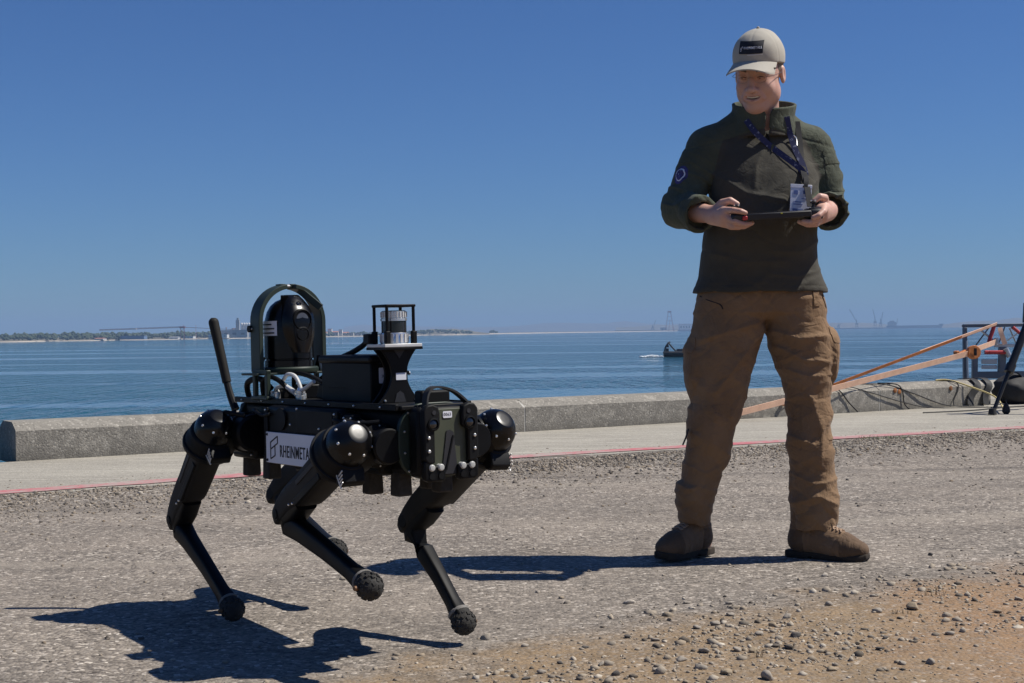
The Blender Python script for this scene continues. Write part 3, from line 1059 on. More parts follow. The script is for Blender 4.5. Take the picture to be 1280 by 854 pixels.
q = MB(); q.box((0, 0, .8 * u), (140 * u, 40, 1.6 * u)); q.build('deck', m_conc_g, dk2, smooth=False)

# black inflatable patrol boat
D = 251.0
bt = empty('inflatable_boat', at(850, 446, D), 'black inflatable boat with stern arch moving on the blue water behind the man', 'boat', rot=(0, 0, R(-4)))
bt.location.z = SEA_Z + .02
m_blk_rub = mat_basic('black_hypalon', (.008, .008, .010), .5, 0, .2, 3, 0)
m_gry_cov = mat_basic('grey_boat_cover', (.30, .32, .34), .6, 0, .15, 2, 0)
m_foam = mat_basic('wake_foam', (.80, .83, .85), .9, 0, .1, 4, .5, .2)
q = MB()
prof = []
for i in range(13):
    t_ = i / 12
    x = -2.9 + 7.0 * t_
    wv = 1.05 * (1 - max(0, (t_ - .55) / .45) ** 2.2)
    zb = .05 + .55 * max(0, (t_ - .6) / .4) ** 2
    prof.append([Vector((x, -wv, .55 + zb)), Vector((x, -wv * .7, .1 + zb)), Vector((x, 0, -.3 + zb * 1.5)), Vector((x, wv * .7, .1 + zb)), Vector((x, wv, .55 + zb)), Vector((x, wv * .6, .6 + zb)), Vector((x, -wv * .6, .6 + zb))])
q.rings(prof); q.build('hull', m_blk_rub, bt)
path = [(-2.9, -1.05, .65), (0, -1.1, .65), (2.2, -.9, .75), (3.6, -.4, 1.0), (4.15, 0, 1.15), (3.6, .4, 1.0), (2.2, .9, .75), (0, 1.1, .65), (-2.9, 1.05, .65)]
MB().tube(path, .3, 12, 5).build('tube_collar', m_blk_rub, bt)
q = MB()
for s_ in (-1, 1):
    q.tube([(-2.7, s_ * .9, .7), (-2.55, s_ * .8, 1.6), (-2.0, s_ * .55, 2.45), (-1.75, 0, 2.55)], .13, 8, 4)
    q.tube([(-1.95, s_ * .55, 2.4), (-1.2, s_ * .7, 1.5), (-.55, s_ * .8, .8)], .12, 8, 4)
q.build('stern_arch', m_blk_rub, bt)
q = MB(); q.box((-2.35, 0, 1.05), (.8, 1.1, .9)); q.box((-2.2, 0, 1.9), (.5, .9, .5)); q.build('engine', m_blk_rub, bt, bevel=.08)
q = MB(); q.box((.4, 0, 1.0), (2.5, 1.2, .75), taper=.75); q.build('console', m_blk_rub, bt, bevel=.1)
q = MB(); q.box((1.2, 0, 1.42), (1.1, .95, .18), taper=.7); q.build('cover', m_gry_cov, bt, bevel=.06)
# foam thrown up behind the stern
g2 = random.Random(4)
q = MB()
for i in range(260):
    t_ = g2.random() ** 1.2
    x = -3.0 - 4.0 * t_
    hgt = .22 * math.exp(-((t_ - .45) / .25) ** 2) + .12
    r_ = g2.uniform(.04, .15)
    q.sphere((x, g2.gauss(0, .8), hgt * g2.random()), r_, 7, 5, (1.6, 1, .7))
o = q.build('boat_wake', m_foam)
o.location = bt.location; o.rotation_euler = bt.rotation_euler
o['kind'] = 'stuff'
tag(o, 'white foam churned up behind the black boat', 'foam')

# ---- haze: the air over the bay
m = bpy.data.materials.new('haze_air'); m.use_nodes = True
nt = m.node_tree; nt.nodes.clear()
ov = nt.nodes.new('ShaderNodeOutputMaterial'); pv = nt.nodes.new('ShaderNodeVolumePrincipled')
pv.inputs['Color'].default_value = (.38, .57, .86, 1)
pv.inputs['Density'].default_value = .00021
pv.inputs['Anisotropy'].default_value = 0.0
nt.links.new(pv.outputs[0], ov.inputs['Volume'])
hz = MB().box((0, 4650, 47), (19400, 9900, 106)).build('haze', m, smooth=False)
hz['kind'] = 'stuff'
tag(hz, 'thin blue sea haze over the bay', 'haze')
# ============================================================ gear at the end of the wall
m_alu = mat_basic('aluminium', (.42, .44, .47), .42, .7, .12, 12, .05)
m_alu_d = mat_basic('dark_aluminium', (.13, .15, .18), .5, .5, .12, 12, .05)
m_red = mat_basic('red_steel_tube', (.38, .03, .035), .45, 0, .15, 18, .03)
m_orange = mat_basic('orange_webbing', (.90, .54, .37), .75, 0, .12, 90, .35, .0015)
m_orange_d = mat_basic('rusty_orange_buckle', (.48, .17, .05), .6, .3, .25, 40, .2)
m_blackrub = mat_basic('black_rubber_web', (.012, .012, .013), .75, 0, .3, 40, .3, .002)
m_rope = mat_basic('yellow_rope', (.55, .45, .20), .85, 0, .25, 120, .5, .002)
m_blkmet = mat_basic('black_tripod_metal', (.012, .012, .014), .35, .2, .2, 20, .03)

GY = 15.2
fr = empty('truss_frame', at(1240, 497, GY), 'grey aluminium truss frame with red braces standing behind the end of the sea wall', 'frame')
fr.location.z = 0.0
def gl(px, py, dy=0.0):
    return at(px, py, GY + dy) - Vector(fr.location)
def gbar(name, a, c, w, mt, h=None, bev=.004):
    q = MB(); q.bar(a, c, w, h or w); return q.build(name, mt, fr, bevel=bev)
for dy in (0, .42):
    gbar('top_chord', gl(1204, 407.5, dy), gl(1330, 405.5, dy), .036, m_alu_d)
    gbar('post', gl(1206, 409.5, dy), gl(1206.5, 503, dy), .042, m_alu_d)
    gbar('lower_chord', gl(1243, 432, dy), gl(1330, 432, dy), .036, m_alu)
    gbar('base_beam', gl(1221, 469, dy), gl(1330, 468, dy), .036, m_alu_d, .075)
    gbar('inner_post', gl(1218.5, 446, dy), gl(1218, 503, dy), .055, m_alu_d)
    gbar('short_post', gl(1253, 434, dy), gl(1252, 465, dy), .07, m_alu_d)
    gbar('short_rail', gl(1227, 452, dy), gl(1246, 452, dy), .03, m_alu, .05)
    gbar('short_rail', gl(1227, 459, dy), gl(1246, 459, dy), .03, m_alu, .04)
def rod(name, a, c, r_, mt):
    q = MB(); q.cyl(a, c, r_, n=10); return q.build(name, mt, fr)
rod('silver_tube', gl(1208.5, 426, -.05), gl(1210, 475, -.05), .010, m_alu)
rod('red_brace', gl(1242.5, 408.5, -.02), gl(1236, 428, -.02), .022, m_red)
rod('red_brace', gl(1266, 409, -.02), gl(1284, 424, -.02), .018, m_red)
rod('red_brace', gl(1231, 440.5, -.08), gl(1258, 440.5, -.08), .022, m_red)
rod('silver_brace', gl(1225, 412, 0), gl(1243, 427, 0), .012, m_alu)
rod('silver_brace', gl(1262, 410, .2), gl(1271, 431, .2), .010, m_alu)
rod('silver_brace', gl(1264, 409.5, 0), gl(1290, 428, 0), .010, m_alu)
rod('silver_brace', gl(1236, 410, .3), gl(1216, 437, .3), .008, m_alu_d)
rod('silver_brace', gl(1256, 409, .3), gl(1248, 431, .3), .008, m_alu_d)
rod('silver_brace', gl(1259, 426, .1), gl(1280, 411, .1), .008, m_alu)
rod('clamp', gl(1257, 436, -.08), gl(1262, 446, -.08), .03, m_alu)
rod('clamp', gl(1245, 422.5, -.05), gl(1246.5, 430, -.05), .026, m_alu)
q = MB(); q.ribbon([gl(1250, 409.5, -.06), gl(1252, 418, -.07), gl(1256.5, 430.5, -.06)], (1, 0, 0), .05, .004); q.build('sling', m_orange, fr)
for x_ in (1204, 1250, 1325):
    rod('cross_tube', gl(x_, 407.5, 0), gl(x_, 407.5, .42), .015, m_alu_d)

# ratchet straps stretched down to the foot of the wall
st = empty('ratchet_strap', (0, 0, 0), 'wide orange ratchet strap with buckle stretched down to the wall foot behind the man', 'strap')
a0 = at(884, 535, 12.05); a0.z = .02
st.location = a0
p_b = at(1212, 440.5, 14.6) - a0
q = MB(); q.ribbon([Vector((0, 0, 0)), at(1213, 441.5, 14.58) - a0], (.1, -.35, 1), .062, .003, 0); q.build('webbing', m_orange, st)
q = MB(); q.ribbon([at(1214, 439, 14.6) - a0, at(1244, 428, 15.1) - a0], (.1, -.3, 1), .062, .003, 0); q.build('short_webbing', m_orange, st)
q = MB()
q.lathe(p_b + Vector((.03, -.03, 0)), (0.15, -1, .1), [(-.03, .02), (-.03, .07), (.03, .07), (.03, .02)], 18)
q.build('ratchet_drum', m_orange_d, st, bevel=.004)
q = MB(); q.box(p_b + Vector((-.09, -.01, -.02)), (.15, .05, .055), (0, R(-18), R(20))); q.box(p_b + Vector((-.14, -.03, -.02)), (.035, .06, .075), (0, R(-18), R(20)))
q.build('ratchet_handle', m_orange_d, st, bevel=.006)
q = MB(); q.box(p_b + Vector((.035, -.075, .005)), (.025, .02, .075)); q.build('ratchet_slot_shade', m_blackrub, st)  # raised black block, painted dark for a cut in the drum

s2 = empty('tie_strap', (0, 0, 0), 'thin orange tie strap running from the truss top chord down past the wall', 'strap')
a1 = at(880, 538.5, 11.9); a1.z = .02
# passes above the wide strap, anchored a little further along the wall
a1 = at(1002, 493.5, 12.9)
a1 = WO + WD * 6.75 + WN * (-.03) + Vector((0, 0, .12))
s2.location = a1
q = MB(); q.ribbon([Vector((0, 0, 0)), at(1243, 406, 15.1) - a1], (.3, -.2, 1), .034, .003, 0); q.build('webbing', m_orange_d, s2)
q = MB(); q.ribbon([at(1150, 440, 14.25) - a1, at(1246, 404.8, 15.1) - a1], (.3, -.2, 1), .030, .005, 0); q.build('upper_webbing', m_orange, s2)
q = MB(); q.cyl(Vector((0, .03, 0)), Vector((0, -.02, 0)), .02, n=10); q.build('wall_hook', m_orange_d, s2)

# black tripod at the right edge
TB = at(1262, 520, 12.6); TB.z = 0
tp = empty('tripod', (5.0, 13.2, 0), 'black metal tripod standing on the apron in front of the truss frame', 'tripod')
apex = at(1288, 395, 13.0)
def tl_(p): return Vector(p) - Vector(tp.location)
feet = [Vector((TB.x - .10, TB.y + .15, .01)), Vector((5.35, 12.5, .01)), Vector((5.3, 14.0, .01))]
for f_ in feet:
    q = MB()
    mid = f_.lerp(apex, .45)
    q.cyl(tl_(f_), tl_(mid), .018, .020, 12)
    q.cyl(tl_(mid.lerp(apex, -.04)), tl_(apex), .036, .034, 12)
    q.cyl(tl_(f_.lerp(apex, .42)), tl_(f_.lerp(apex, .50)), .045, .045, 12)
    lg = q.build('leg', m_blkmet, tp)
    q = MB(); q.cyl(tl_(f_ + Vector((0, 0, -.005))), tl_(f_ + Vector((0, 0, .05))), .04, .03, 12); q.build('rubber_foot', m_blackrub, lg)
q = MB(); q.cyl(tl_(apex + Vector((0, 0, -.06))), tl_(apex + Vector((0, 0, .12))), .07, .06, 16); q.build('head', m_blkmet, tp)
q = MB(); q.cyl(tl_(apex), tl_(apex + Vector((0, 0, -.5))), .02, n=10); q.build('centre_column', m_blkmet, tp)

# black webbing hanging over the wall end and a slumped black bag
def wl(t_, u_, z_): return WO + WD * t_ + WN * u_ + Vector((0, 0, z_))
for i, (t_, dt) in enumerate(((9.45, -.16), (9.63, -.10))):
    q = MB()
    base = wl(t_ + dt, -.05, .01)
    q.ribbon([wl(t_ + dt, -.05, .006) - base, wl(t_ + dt * .7, -.02, .10) - base, wl(t_, -.012, .20) - base, wl(t_ + .03, .08, .262) - base, wl(t_ + .06, .25, .264) - base],
             WD, .085, .006, 4)
    o = q.build('web_sling', m_blackrub)
    o.location = base
    tag(o, ['black webbing sling draped over the wall, the one nearer the yellow rope knot', 'black webbing sling draped over the very end of the wall'][i], 'sling')
bag = empty('weight_bag', wl(9.95, -.05, 0), 'slumped black weight bag lying against the end of the sea wall', 'bag')
def blob(c, s_, seed, name, mt, par):
    v = ICO1.copy(); bm_ = bmesh.new(); bm_.free()
    g_ = np.random.default_rng(seed)
    bm = bmesh.new(); bmesh.ops.create_icosphere(bm, subdivisions=3, radius=1)
    for p in bm.verts:
        n_ = .10 * math.sin(p.co.x * 5 + seed) * math.sin(p.co.y * 6 + 2) + .07 * math.sin(p.co.z * 9 + p.co.x * 4)
        p.co *= 1 + n_
        p.co.z = max(p.co.z, -.75)
        p.co = Vector((p.co.x * s_[0], p.co.y * s_[1], p.co.z * s_[2])) + Vector(c)
    me = bpy.data.meshes.new(name); bm.to_mesh(me); bm.free()
    me.materials.append(mt); me.polygons.foreach_set('use_smooth', [True] * len(me.polygons))
    o = bpy.data.objects.new(name, me); COL.objects.link(o); o.parent = par
    return o
blob((0, 0, .13), (.2, .2, .17), 1, 'bag_body', m_blackrub, bag)
blob((.28, .12, .12), (.2, .2, .16), 2, 'bag_pouch', m_blackrub, bag)
q = MB(); q.ribbon([(-.12, -.05, .2), (-.02, -.1, .33), (.1, -.05, .24)], (0, 1, 0), .04, .005); q.build('bag_handle', m_blackrub, bag)

q = MB()
base = wl(9.12, .1, .25)
pr = at(1254, 508, 12.9); pr.z = .05
q.tube([Vector((-.12, -.02, .012)), Vector((0, 0, .014)), wl(9.25, -.01, .215) - base, wl(9.4, -.25, .10) - base, pr - base], .008, 7, 6)
o = q.build('yellow_rope', m_rope); o.location = base
tag(o, 'yellow rope lying over the wall and running down to a black weight', 'rope')
wt = empty('cone_weight', (pr.x + .02, pr.y - .02, 0), 'small black pear shaped weight at the end of the yellow rope', 'weight')
MB().lathe((0, 0, .0), (0, 0, 1), [(0, .02), (.02, .036), (.05, .034), (.09, .018), (.10, .012)], 14).build('weight_body', m_blackrub, wt)
MB().tube([(0, .0, .095), (0, .015, .11), (0, 0, .125), (0, -.015, .11), (0, 0, .095)], .004, 6, 3).build('ring', m_blkmet, wt)

# thin black cables over the wall
def cable(pts, r_, lab):
    base = Vector(pts[0])
    q = MB(); q.tube([Vector(p) - base for p in pts], r_, 6, 6)
    o = q.build('cable', m_blackrub); o.location = base
    tag(o, lab, 'cable')
cable([wl(7.35, .2, .256), wl(7.45, .05, .248), wl(7.5, -.008, .2), wl(7.6, -.012, .1), wl(7.7, -.03, .006)], .006, 'black cable draped over the wall beside the man and dropping straight to its foot')
cable([wl(7.2, .15, .256), wl(7.6, .05, .25), wl(7.9, -.010, .18), wl(8.35, -.02, .07), wl(8.7, -.10, .008), wl(9.3, -.45, .008), wl(9.9, -.7, .008)], .005, 'thin black cable slanting across the wall face and along the apron')
cable([wl(8.2, .18, .256), wl(8.3, .03, .246), wl(8.34, -.010, .18), wl(8.36, -.015, .06), wl(8.4, -.04, .006)], .006, 'black cable hanging straight down the wall by the two rusty bolts')
cable([wl(7.7, .2, .256), wl(8.15, .04, .248), wl(8.5, -.012, .15), wl(8.95, -.04, .02), wl(9.3, -.2, .008)], .006, 'black cable slanting away from the two rusty bolts')
cable([wl(9.08, .2, .256), wl(9.15, .02, .245), wl(9.15, -.010, .17), wl(9.08, -.015, .07), wl(9.05, -.04, .006)], .006, 'black cable hanging down the wall beneath the yellow rope')
cable([wl(8.0, -.55, .008), wl(8.6, -.62, .008), wl(9.3, -.5, .008), wl(10.4, -.55, .008), wl(12, -.5, .008)], .006, 'black cable lying along the apron at the wall foot')
# ============================================================ four-legged robot
m_rb = mat_basic('robot_black_anodised', (.0035, .0036, .0040), .5, 0, .3, 25, .03, .001, .16)
m_rs = mat_basic('robot_satin_black', (.0050, .0051, .0055), .55, 0, .25, 40, .05, .0006, .18)
m_gloss = mat_basic('robot_gloss_dome', (.003, .003, .0037), .26, 0, .2, 14, .015, .001, .30, .06, .0)
m_thigh = mat_basic('robot_thigh_grey', (.0165, .0152, .0135), .65, 0, .15, 50, .04, .0006, .2)
m_green = mat_basic('robot_olive_plate', (.046, .052, .030), .5, 0, .12, 40, .04, .0006)
m_hoop = mat_basic('hoop_dark_green', (.016, .027, .019), .5, 0, .12, 40, .03, .0006, .4)
m_screw = mat_basic('bright_screw', (.72, .72, .70), .3, .8, .05, 40, 0)
m_rub = mat_basic('foot_rubber', (.026, .024, .021), .9, 0, .5, 60, .4, .002)
m_dust = mat_basic('dusty_cuff', (.16, .15, .135), .8, 0, .3, 60, .2, .001)
m_white = mat_basic('white_sign', (.66, .67, .72), .45, 0, .04, 8, .01)
m_ink_shade = mat_basic('black_print_and_shade', (.012, .012, .015), .6, 0, .05, 8, 0)  # black of the print, also the painted dark of grooves and recesses
m_lens = mat_basic('lens_glass', (.010, .011, .014), .06, 0, .1, 5, 0, .001, .8)
m_lens2 = mat_basic('ir_window', (.10, .10, .105), .18, .4, .15, 30, 0)
m_led = mat_basic('led_cover', (.42, .42, .40), .35, 0, .1, 30, 0)
m_copper = mat_basic('copper_bolt', (.16, .08, .035), .6, .2, .1, 30, 0)
m_cabw = mat_basic('white_cable', (.60, .60, .58), .5, 0, .1, 30, 0)
m_silver = mat_basic('lidar_silver', (.62, .63, .64), .3, .75, .08, 30, .02)
m_clear = mat_basic('lidar_window', (.02, .018, .017), .1, 0, .1, 10, 0)
m_lgrey = mat_basic('light_grey_plate', (.58, .58, .57), .45, .2, .08, 30, .02)  # light grey of plates, fins, clamps and edges

RZ = .5247
_e = Euler((.0093153, -.0078073, -.9426686))
_b = Vector((-.45611, 3.84911, .52468)) - _e.to_matrix() @ Vector((0, 0, RZ))
robot = empty('robot_dog', _b, 'black four-legged robot dog with sensor turret walking over the gravel', 'robot', rot=_e)
def rp(mb, name, mat, par=None, **kw):
    o = mb.build(name, mat, par or robot, **kw)
    if par is None:
        o.location = (0, 0, RZ)
    return o
def screw(par, p, n_, r_=.0032, mat=None):
    q = MB(); q.lathe(p, n_, [(-.001, r_), (.0015, r_), (.0028, r_ * .7), (.003, 0)], 8)
    return q.build('screw', mat or m_screw, par)
def rrect(w, h, r_, n=5):
    pts = []
    for cx, cy, a0 in ((w / 2 - r_, h / 2 - r_, 0), (-w / 2 + r_, h / 2 - r_, 90), (-w / 2 + r_, -h / 2 + r_, 180), (w / 2 - r_, -h / 2 + r_, 270)):
        for i in range(n + 1):
            a = R(a0 + 90 * i / n)
            pts.append((cx + r_ * math.cos(a), cy + r_ * math.sin(a)))
    return pts

# ---- chassis
q = MB()
q.box((0, 0, .005), (.88, .17, .155))
ch = rp(q, 'chassis', m_rb, bevel=.012)
q = MB(); q.box((.01, 0, .002), (.41, .272, .162)); pod = rp(q, 'battery_pod', m_rb, bevel=.014)
for x in (-.19, .205):
    q = MB(); q.box((x, -.1385, .002), (.022, .006, .15)); q.build('pod_rib', m_rs, pod, bevel=.002)
q = MB(); q.box((.09, -.138, .046), (.20, .006, .062)); q.build('side_panel', m_rs, pod, bevel=.003)
q = MB(); q.cyl((-.10, -.1365, .048), (-.10, -.142, .048), .03, n=20); q.build('side_port', m_rs, pod)
for p in ((-.187, -.142, .07), (.203, -.142, .07), (.0, -.142, .078), (.203, -.142, -.07), (-.04, -.142, .035), (.12, -.142, .03)):
    screw(pod, p, (0, -1, 0), .003)
q = MB(); q.box((0, 0, .0905), (.92, .20, .012)); deck = rp(q, 'deck', m_rs, bevel=.003)
for s_ in (-1, 1):
    q = MB(); q.box((0, s_ * .106, .092), (.90, .010, .016)); q.build('deck_rail', m_rb, deck, bevel=.002)
q = MB(); q.box((-.37, -.10, -.01), (.15, .05, .13)); rb_ = rp(q, 'rear_bay', m_rb, bevel=.01)
q = MB(); q.prism([(-.014, .014), (.014, .018), (.009, -.02), (-.007, -.02)], (-.345, -.137, .028), (1, 0, 0), (0, 0, 1), .012); q.build('side_lamp', m_led, rb_, bevel=.002)
for p in ((-.30, -.127, .04), (-.30, -.127, -.03), (-.315, -.127, -.062), (-.42, -.127, -.05)):
    screw(rb_, p, (0, -1, 0), .003)
q = MB(); q.box((.30, -.09, -.03), (.16, .05, .09)); rp(q, 'front_bay', m_rb, bevel=.01)
for i in range(7):
    screw(deck, (-.40 + i * .13, -.1115, .092), (0, -1, 0), .0026)
for x in (.16, .30):
    q = MB(); q.tube([(x, -.095, .04), (x + .03, -.135, .055), (x + .07, -.138, .05), (x + .10, -.10, .03)], .006, 8, 5); rp(q, 'side_cable', m_rs)
q = MB(); q.tube([(-.30, -.12, .06), (-.26, -.142, .068), (-.20, -.146, .055), (-.16, -.142, .06)], .005, 8, 5); rp(q, 'side_cable', m_rs)
q = MB(); q.box((.255, -.118, .045), (.05, .03, .05)); cbx = rp(q, 'junction_box', m_rs, bevel=.004)
for dx in (-.018, .018):
    screw(cbx, (.255 + dx, -.1335, .062), (0, -1, 0), .0026)
# landing stops
for x, y in ((-.40, -.085), (-.27, -.085), (.29, -.085), (.385, -.06), (-.27, .085), (.29, .085), (-.40, .085), (.385, .06)):
    q = MB(); q.box((x, y, -.098), (.042, .042, .062), taper=.92); rp(q, 'landing_stop', m_rub, bevel=.005)
q = MB(); q.box((.03, 0, -.087), (.34, .16, .02)); rp(q, 'belly_plate', m_rb, bevel=.004)

# ---- sign on the battery pod
q = MB(); q.box((.022, -.143, -.031), (.405, .005, .084)); sign = rp(q, 'sign_plate', m_white, bevel=.001, label='white name plate with black logo and lettering')
Msg = Matrix(((1, 0, 0, 0), (0, 0, -1, -.1460), (0, 1, 0, 0), (0, 0, 0, 1)))
text_mesh('RHEINMETALL', .046, 'lettering', m_ink_shade, sign, Msg @ Matrix.Translation((-.098, -.040, 0)), .62, .0006, .0003)
q = MB()
def stroke(a, c, w=.0034):
    q.bar((a[0], -.1462, a[1]), (c[0], -.1462, c[1]), w, .0012, (0, 1, 0))
pts = [(-.156, -.006), (-.110, .004 - .0), (-.110, -.013), (-.156, -.030)]
A_, B_, C_, D_ = (-.152, -.017), (-.110, .001), (-.110, -.018), (-.152, -.036)
for a, c in ((A_, B_), (B_, C_), (C_, D_), (D_, A_)):
    stroke(a, c)
E_, F_, G_ = (-.152, -.062), (-.126, -.052), (-.126, -.027)
for a, c in ((D_, E_), (E_, F_), (F_, G_)):
    stroke(a, c)
q.build('logo', m_ink_shade, sign)
for x in (-.172, .216):
    for z in (.004, -.066):
        screw(sign, (x, -.1455, z), (0, -1, 0), .004, m_ink_shade)

# ---- legs
def se_ring(c, f, l, hf, hl, n=24, e=.42):
    out = []
    for i in range(n):
        a = 2 * math.pi * i / n
        ca_, sa_ = math.cos(a), math.sin(a)
        out.append(c + f * (hf * math.copysign(abs(ca_) ** e, ca_)) + l * (hl * math.copysign(abs(sa_) ** e, sa_)))
    return out
def make_leg(hip, knee, foot, side):
    hip, knee, foot = Vector(hip), Vector(knee), Vector(foot)
    a = (hip - knee).normalized()
    L = (hip - knee).length
    l0 = Vector((0, side, 0))
    f = l0.cross(a) if side < 0 else a.cross(l0)
    f = f.normalized()
    if f.x < 0: f = -f
    l = (l0 - a * l0.dot(a)).normalized()
    # thigh housing
    q = MB()
    prof = [(-.030, 0, .050, .050), (-.050, 0, .046, .045), (-.065, 0, .043, .041), (-.56 * L, -.001, .041, .039), (-.63 * L, -.004, .0415, .038),
            (-.70 * L, -.010, .037, .036), (-.82 * L, -.013, .033, .035), (-.93 * L, -.010, .030, .034), (-1.02 * L, -.006, .025, .032), (-1.06 * L, -.003, .016, .028)]
    q.rings([se_ring(hip + a * s_ + f * of, f, l, hf, hl) for s_, of, hf, hl in prof])
    leg = rp(q, 'leg', m_thigh, angle=32)
    # black strip painting the shade of a groove on the outside face, seam cover, bolts
    q = MB()
    for sd in (1,):
        c0 = hip - a * .085 + l * sd * .0405 - f * .012
        c1 = hip - a * (.56 * L) + l * sd * .0395 - f * .014
        q.bar(c0, c1, .013, .004, l)
    q.build('slot_shade_strip', m_ink_shade, leg, bevel=.0018)
    q = MB()
    q.bar(hip - a * .09 + l * .036 + f * .026, hip - a * (.66 * L) + l * .036 + f * .022, .02, .012, l)
    q.build('seam_cover', m_rs, leg, bevel=.003)
    for s_, of in ((.68, .020), (.73, .014), (.20, -.026)):
        screw(leg, hip - a * (s_ * L) + l * .040 * (1 if s_ > .5 else 1.07) + f * of, l, .0033)
    # flange + neck
    q = MB()
    q.lathe(hip, a, [(-.062, .044), (-.057, .064), (-.053, .0725), (-.043, .0750), (-.038, .0740), (-.036, .0690), (-.022, .0685), (-.018, .0665), (.002, .0640), (.006, .061), (.008, .055), (.018, .054)], 40)
    q.build('hip_flange', m_rs, leg, angle=25)
    q = MB()
    q.lathe(hip, a, [(.004, .0560), (.010, .0570), (.014, .0560), (.026, .0555), (.040, .0520), (.053, .0450), (.063, .036), (.069, .0280), (.0712, .026), (.0718, .024), (.0722, .012), (.0723, .0)], 40)
    dome = q.build('hip_dome', m_gloss, leg, angle=45)
    x_, y_, z_ = frame_from(a)
    for i in range(8):
        an = 2 * math.pi * (i + .3) / 8
        rd = x_ * math.cos(an) + y_ * math.sin(an)
        screw(dome, hip + a * .048 + rd * .0482, (a * .75 + rd * .66), .0036)
    # vented bracket on the front of the flange
    q = MB()
    zc = hip + f * .060 - a * .012
    poly = [(-.03, -.026), (.020, -.026), (.032, -.014), (.030, .004), (.004, .016), (-.03, .016)]
    q.prism(poly, zc - l * .03, f, a, .062 if f.cross(a).dot(l) > 0 else -.062)
    brk = q.build('bracket', m_rs, leg, bevel=.004)
    for i in range(4):
        p0 = zc + f * (.004 + .008 * i) + a * (.020 - .004 * i) + l * .034
        q = MB(); q.bar(p0, p0 - a * (.022 - .002 * i) + f * .003, .002, .003); q.build('bracket_fin', m_lgrey, brk)
    q = MB(); q.bar(zc + f * .0 - a * .010 + l * .0335, zc + f * .038 - a * .008 + l * .0335, .0025, .003); q.build('bracket_edge', m_lgrey, brk)
    # hip joint towards the body
    inn = Vector((0, -side, 0))
    q = MB(); q.lathe(hip + a * -.008 + inn * .02, inn, [(0, .058), (.03, .058), (.034, .05), (.06, .05), (.063, .04), (.085, .04)], 28)
    q.build('hip_joint', m_rb, leg)
    # knee
    q = MB(); kc = knee + a * .006
    q.cyl(kc - l * .0335 - f * .006, kc + l * .0335 - f * .006, .019, n=20); kn = q.build('knee_joint', m_rb, leg, bevel=.002)
    q = MB(); q.lathe(kc + l * .0335 - f * .006, l, [(0, .013), (.002, .013), (.003, .006)], 14); q.build('knee_bolt', m_rs, kn)
    # shin: comes out behind the knee and bends forward
    sd_ = (foot - knee).normalized()
    SL = (foot - knee).length
    sf = (l0.cross(sd_)).normalized()
    if sf.dot(f) < 0: sf = -sf
    q = MB()
    top = knee + a * .115 + f * .012
    sp = [(top, a * -1, .026, .030), (knee + a * .06 + f * .010, None, .032, .030), (knee + a * .012 + f * .006, None, .034, .029), (knee + sd_ * .035 + sf * .008, None, .031, .026), (knee + sd_ * .095 + sf * .005, None, .026, .021),
          (knee + sd_ * (.55 * SL), None, .0215, .018), (knee + sd_ * (.80 * SL), None, .0195, .018), (knee + sd_ * (.90 * SL), None, .023, .022), (foot - sd_ * .012, None, .026, .025)]
    rr = []
    for i, (p, d, hf, hl) in enumerate(sp):
        dd = (sp[min(i + 1, len(sp) - 1)][0] - sp[max(i - 1, 0)][0]).normalized()
        ff = l0.cross(dd).normalized()
        if ff.dot(f) < 0: ff = -ff
        rr.append(se_ring(p, ff, l, hf, hl, 20, .45))
    q.rings(rr)
    shin = q.build('shin', m_rb, leg, angle=32)
    q = MB(); q.bar(knee + sd_ * .07 + sf * .029, knee + sd_ * (.84 * SL) + sf * .0195, .018, .003, sf); q.build('shin_strip', m_thigh, shin, bevel=.001)
    # cleated foot
    q = MB()
    q.lathe(foot, -sd_, [(-.033, .001), (-.031, .014), (-.024, .024), (-.012, .0305), (0, .032), (.014, .031), (.026, .028), (.034, .025)], 22, squash=.95)
    ft = q.build('foot', m_rub, leg)
    g_ = random.Random(int((hip.x + side) * 100))
    q = MB()
    n_c = 0
    for i in range(60):
        z_ = 1 - 2 * (i + .5) / 60
        if z_ < -.72: continue
        ph = i * 2.39996
        rxy = math.sqrt(1 - z_ * z_)
        x_, y_, w_ = frame_from(sd_)
        d = (x_ * math.cos(ph) + y_ * math.sin(ph)) * rxy + sd_ * z_
        c = foot + d * .0298
        xx, yy, zz = frame_from(d)
        M = Matrix((xx, yy, zz)).transposed()
        q.box(c, (.0125 * g_.uniform(.85, 1.15), .0105, .009), M, taper=.7)
    cl_ = q.build('foot_cleats', m_rub, ft, kind='stuff')
    q = MB(); q.lathe(foot - sd_ * .030, -sd_, [(-.004, .029), (.002, .030), (.006, .0275), (.008, .024)], 20); q.build('foot_cuff', m_dust, ft)
    q = MB(); q.lathe(foot + l * .037, l, [(-.004, .006), (.004, .006), (.006, .004)], 12); q.build('foot_bolt', m_copper, ft)
    return leg
HY = .212
make_leg((-.384, -HY, 0), (-.638, -HY, -.273), (-.277, -HY, -.483), -1)
make_leg((.384, -HY, 0), (.063, -HY, -.193), (.481, -HY, -.321), -1)
make_leg((.384, HY, .004), (.056, .17, -.252), (.300, .172, -.486), 1)
make_leg((-.384, HY, 0), (-.68, .135, -.232), (-.300, .13, -.360), 1)
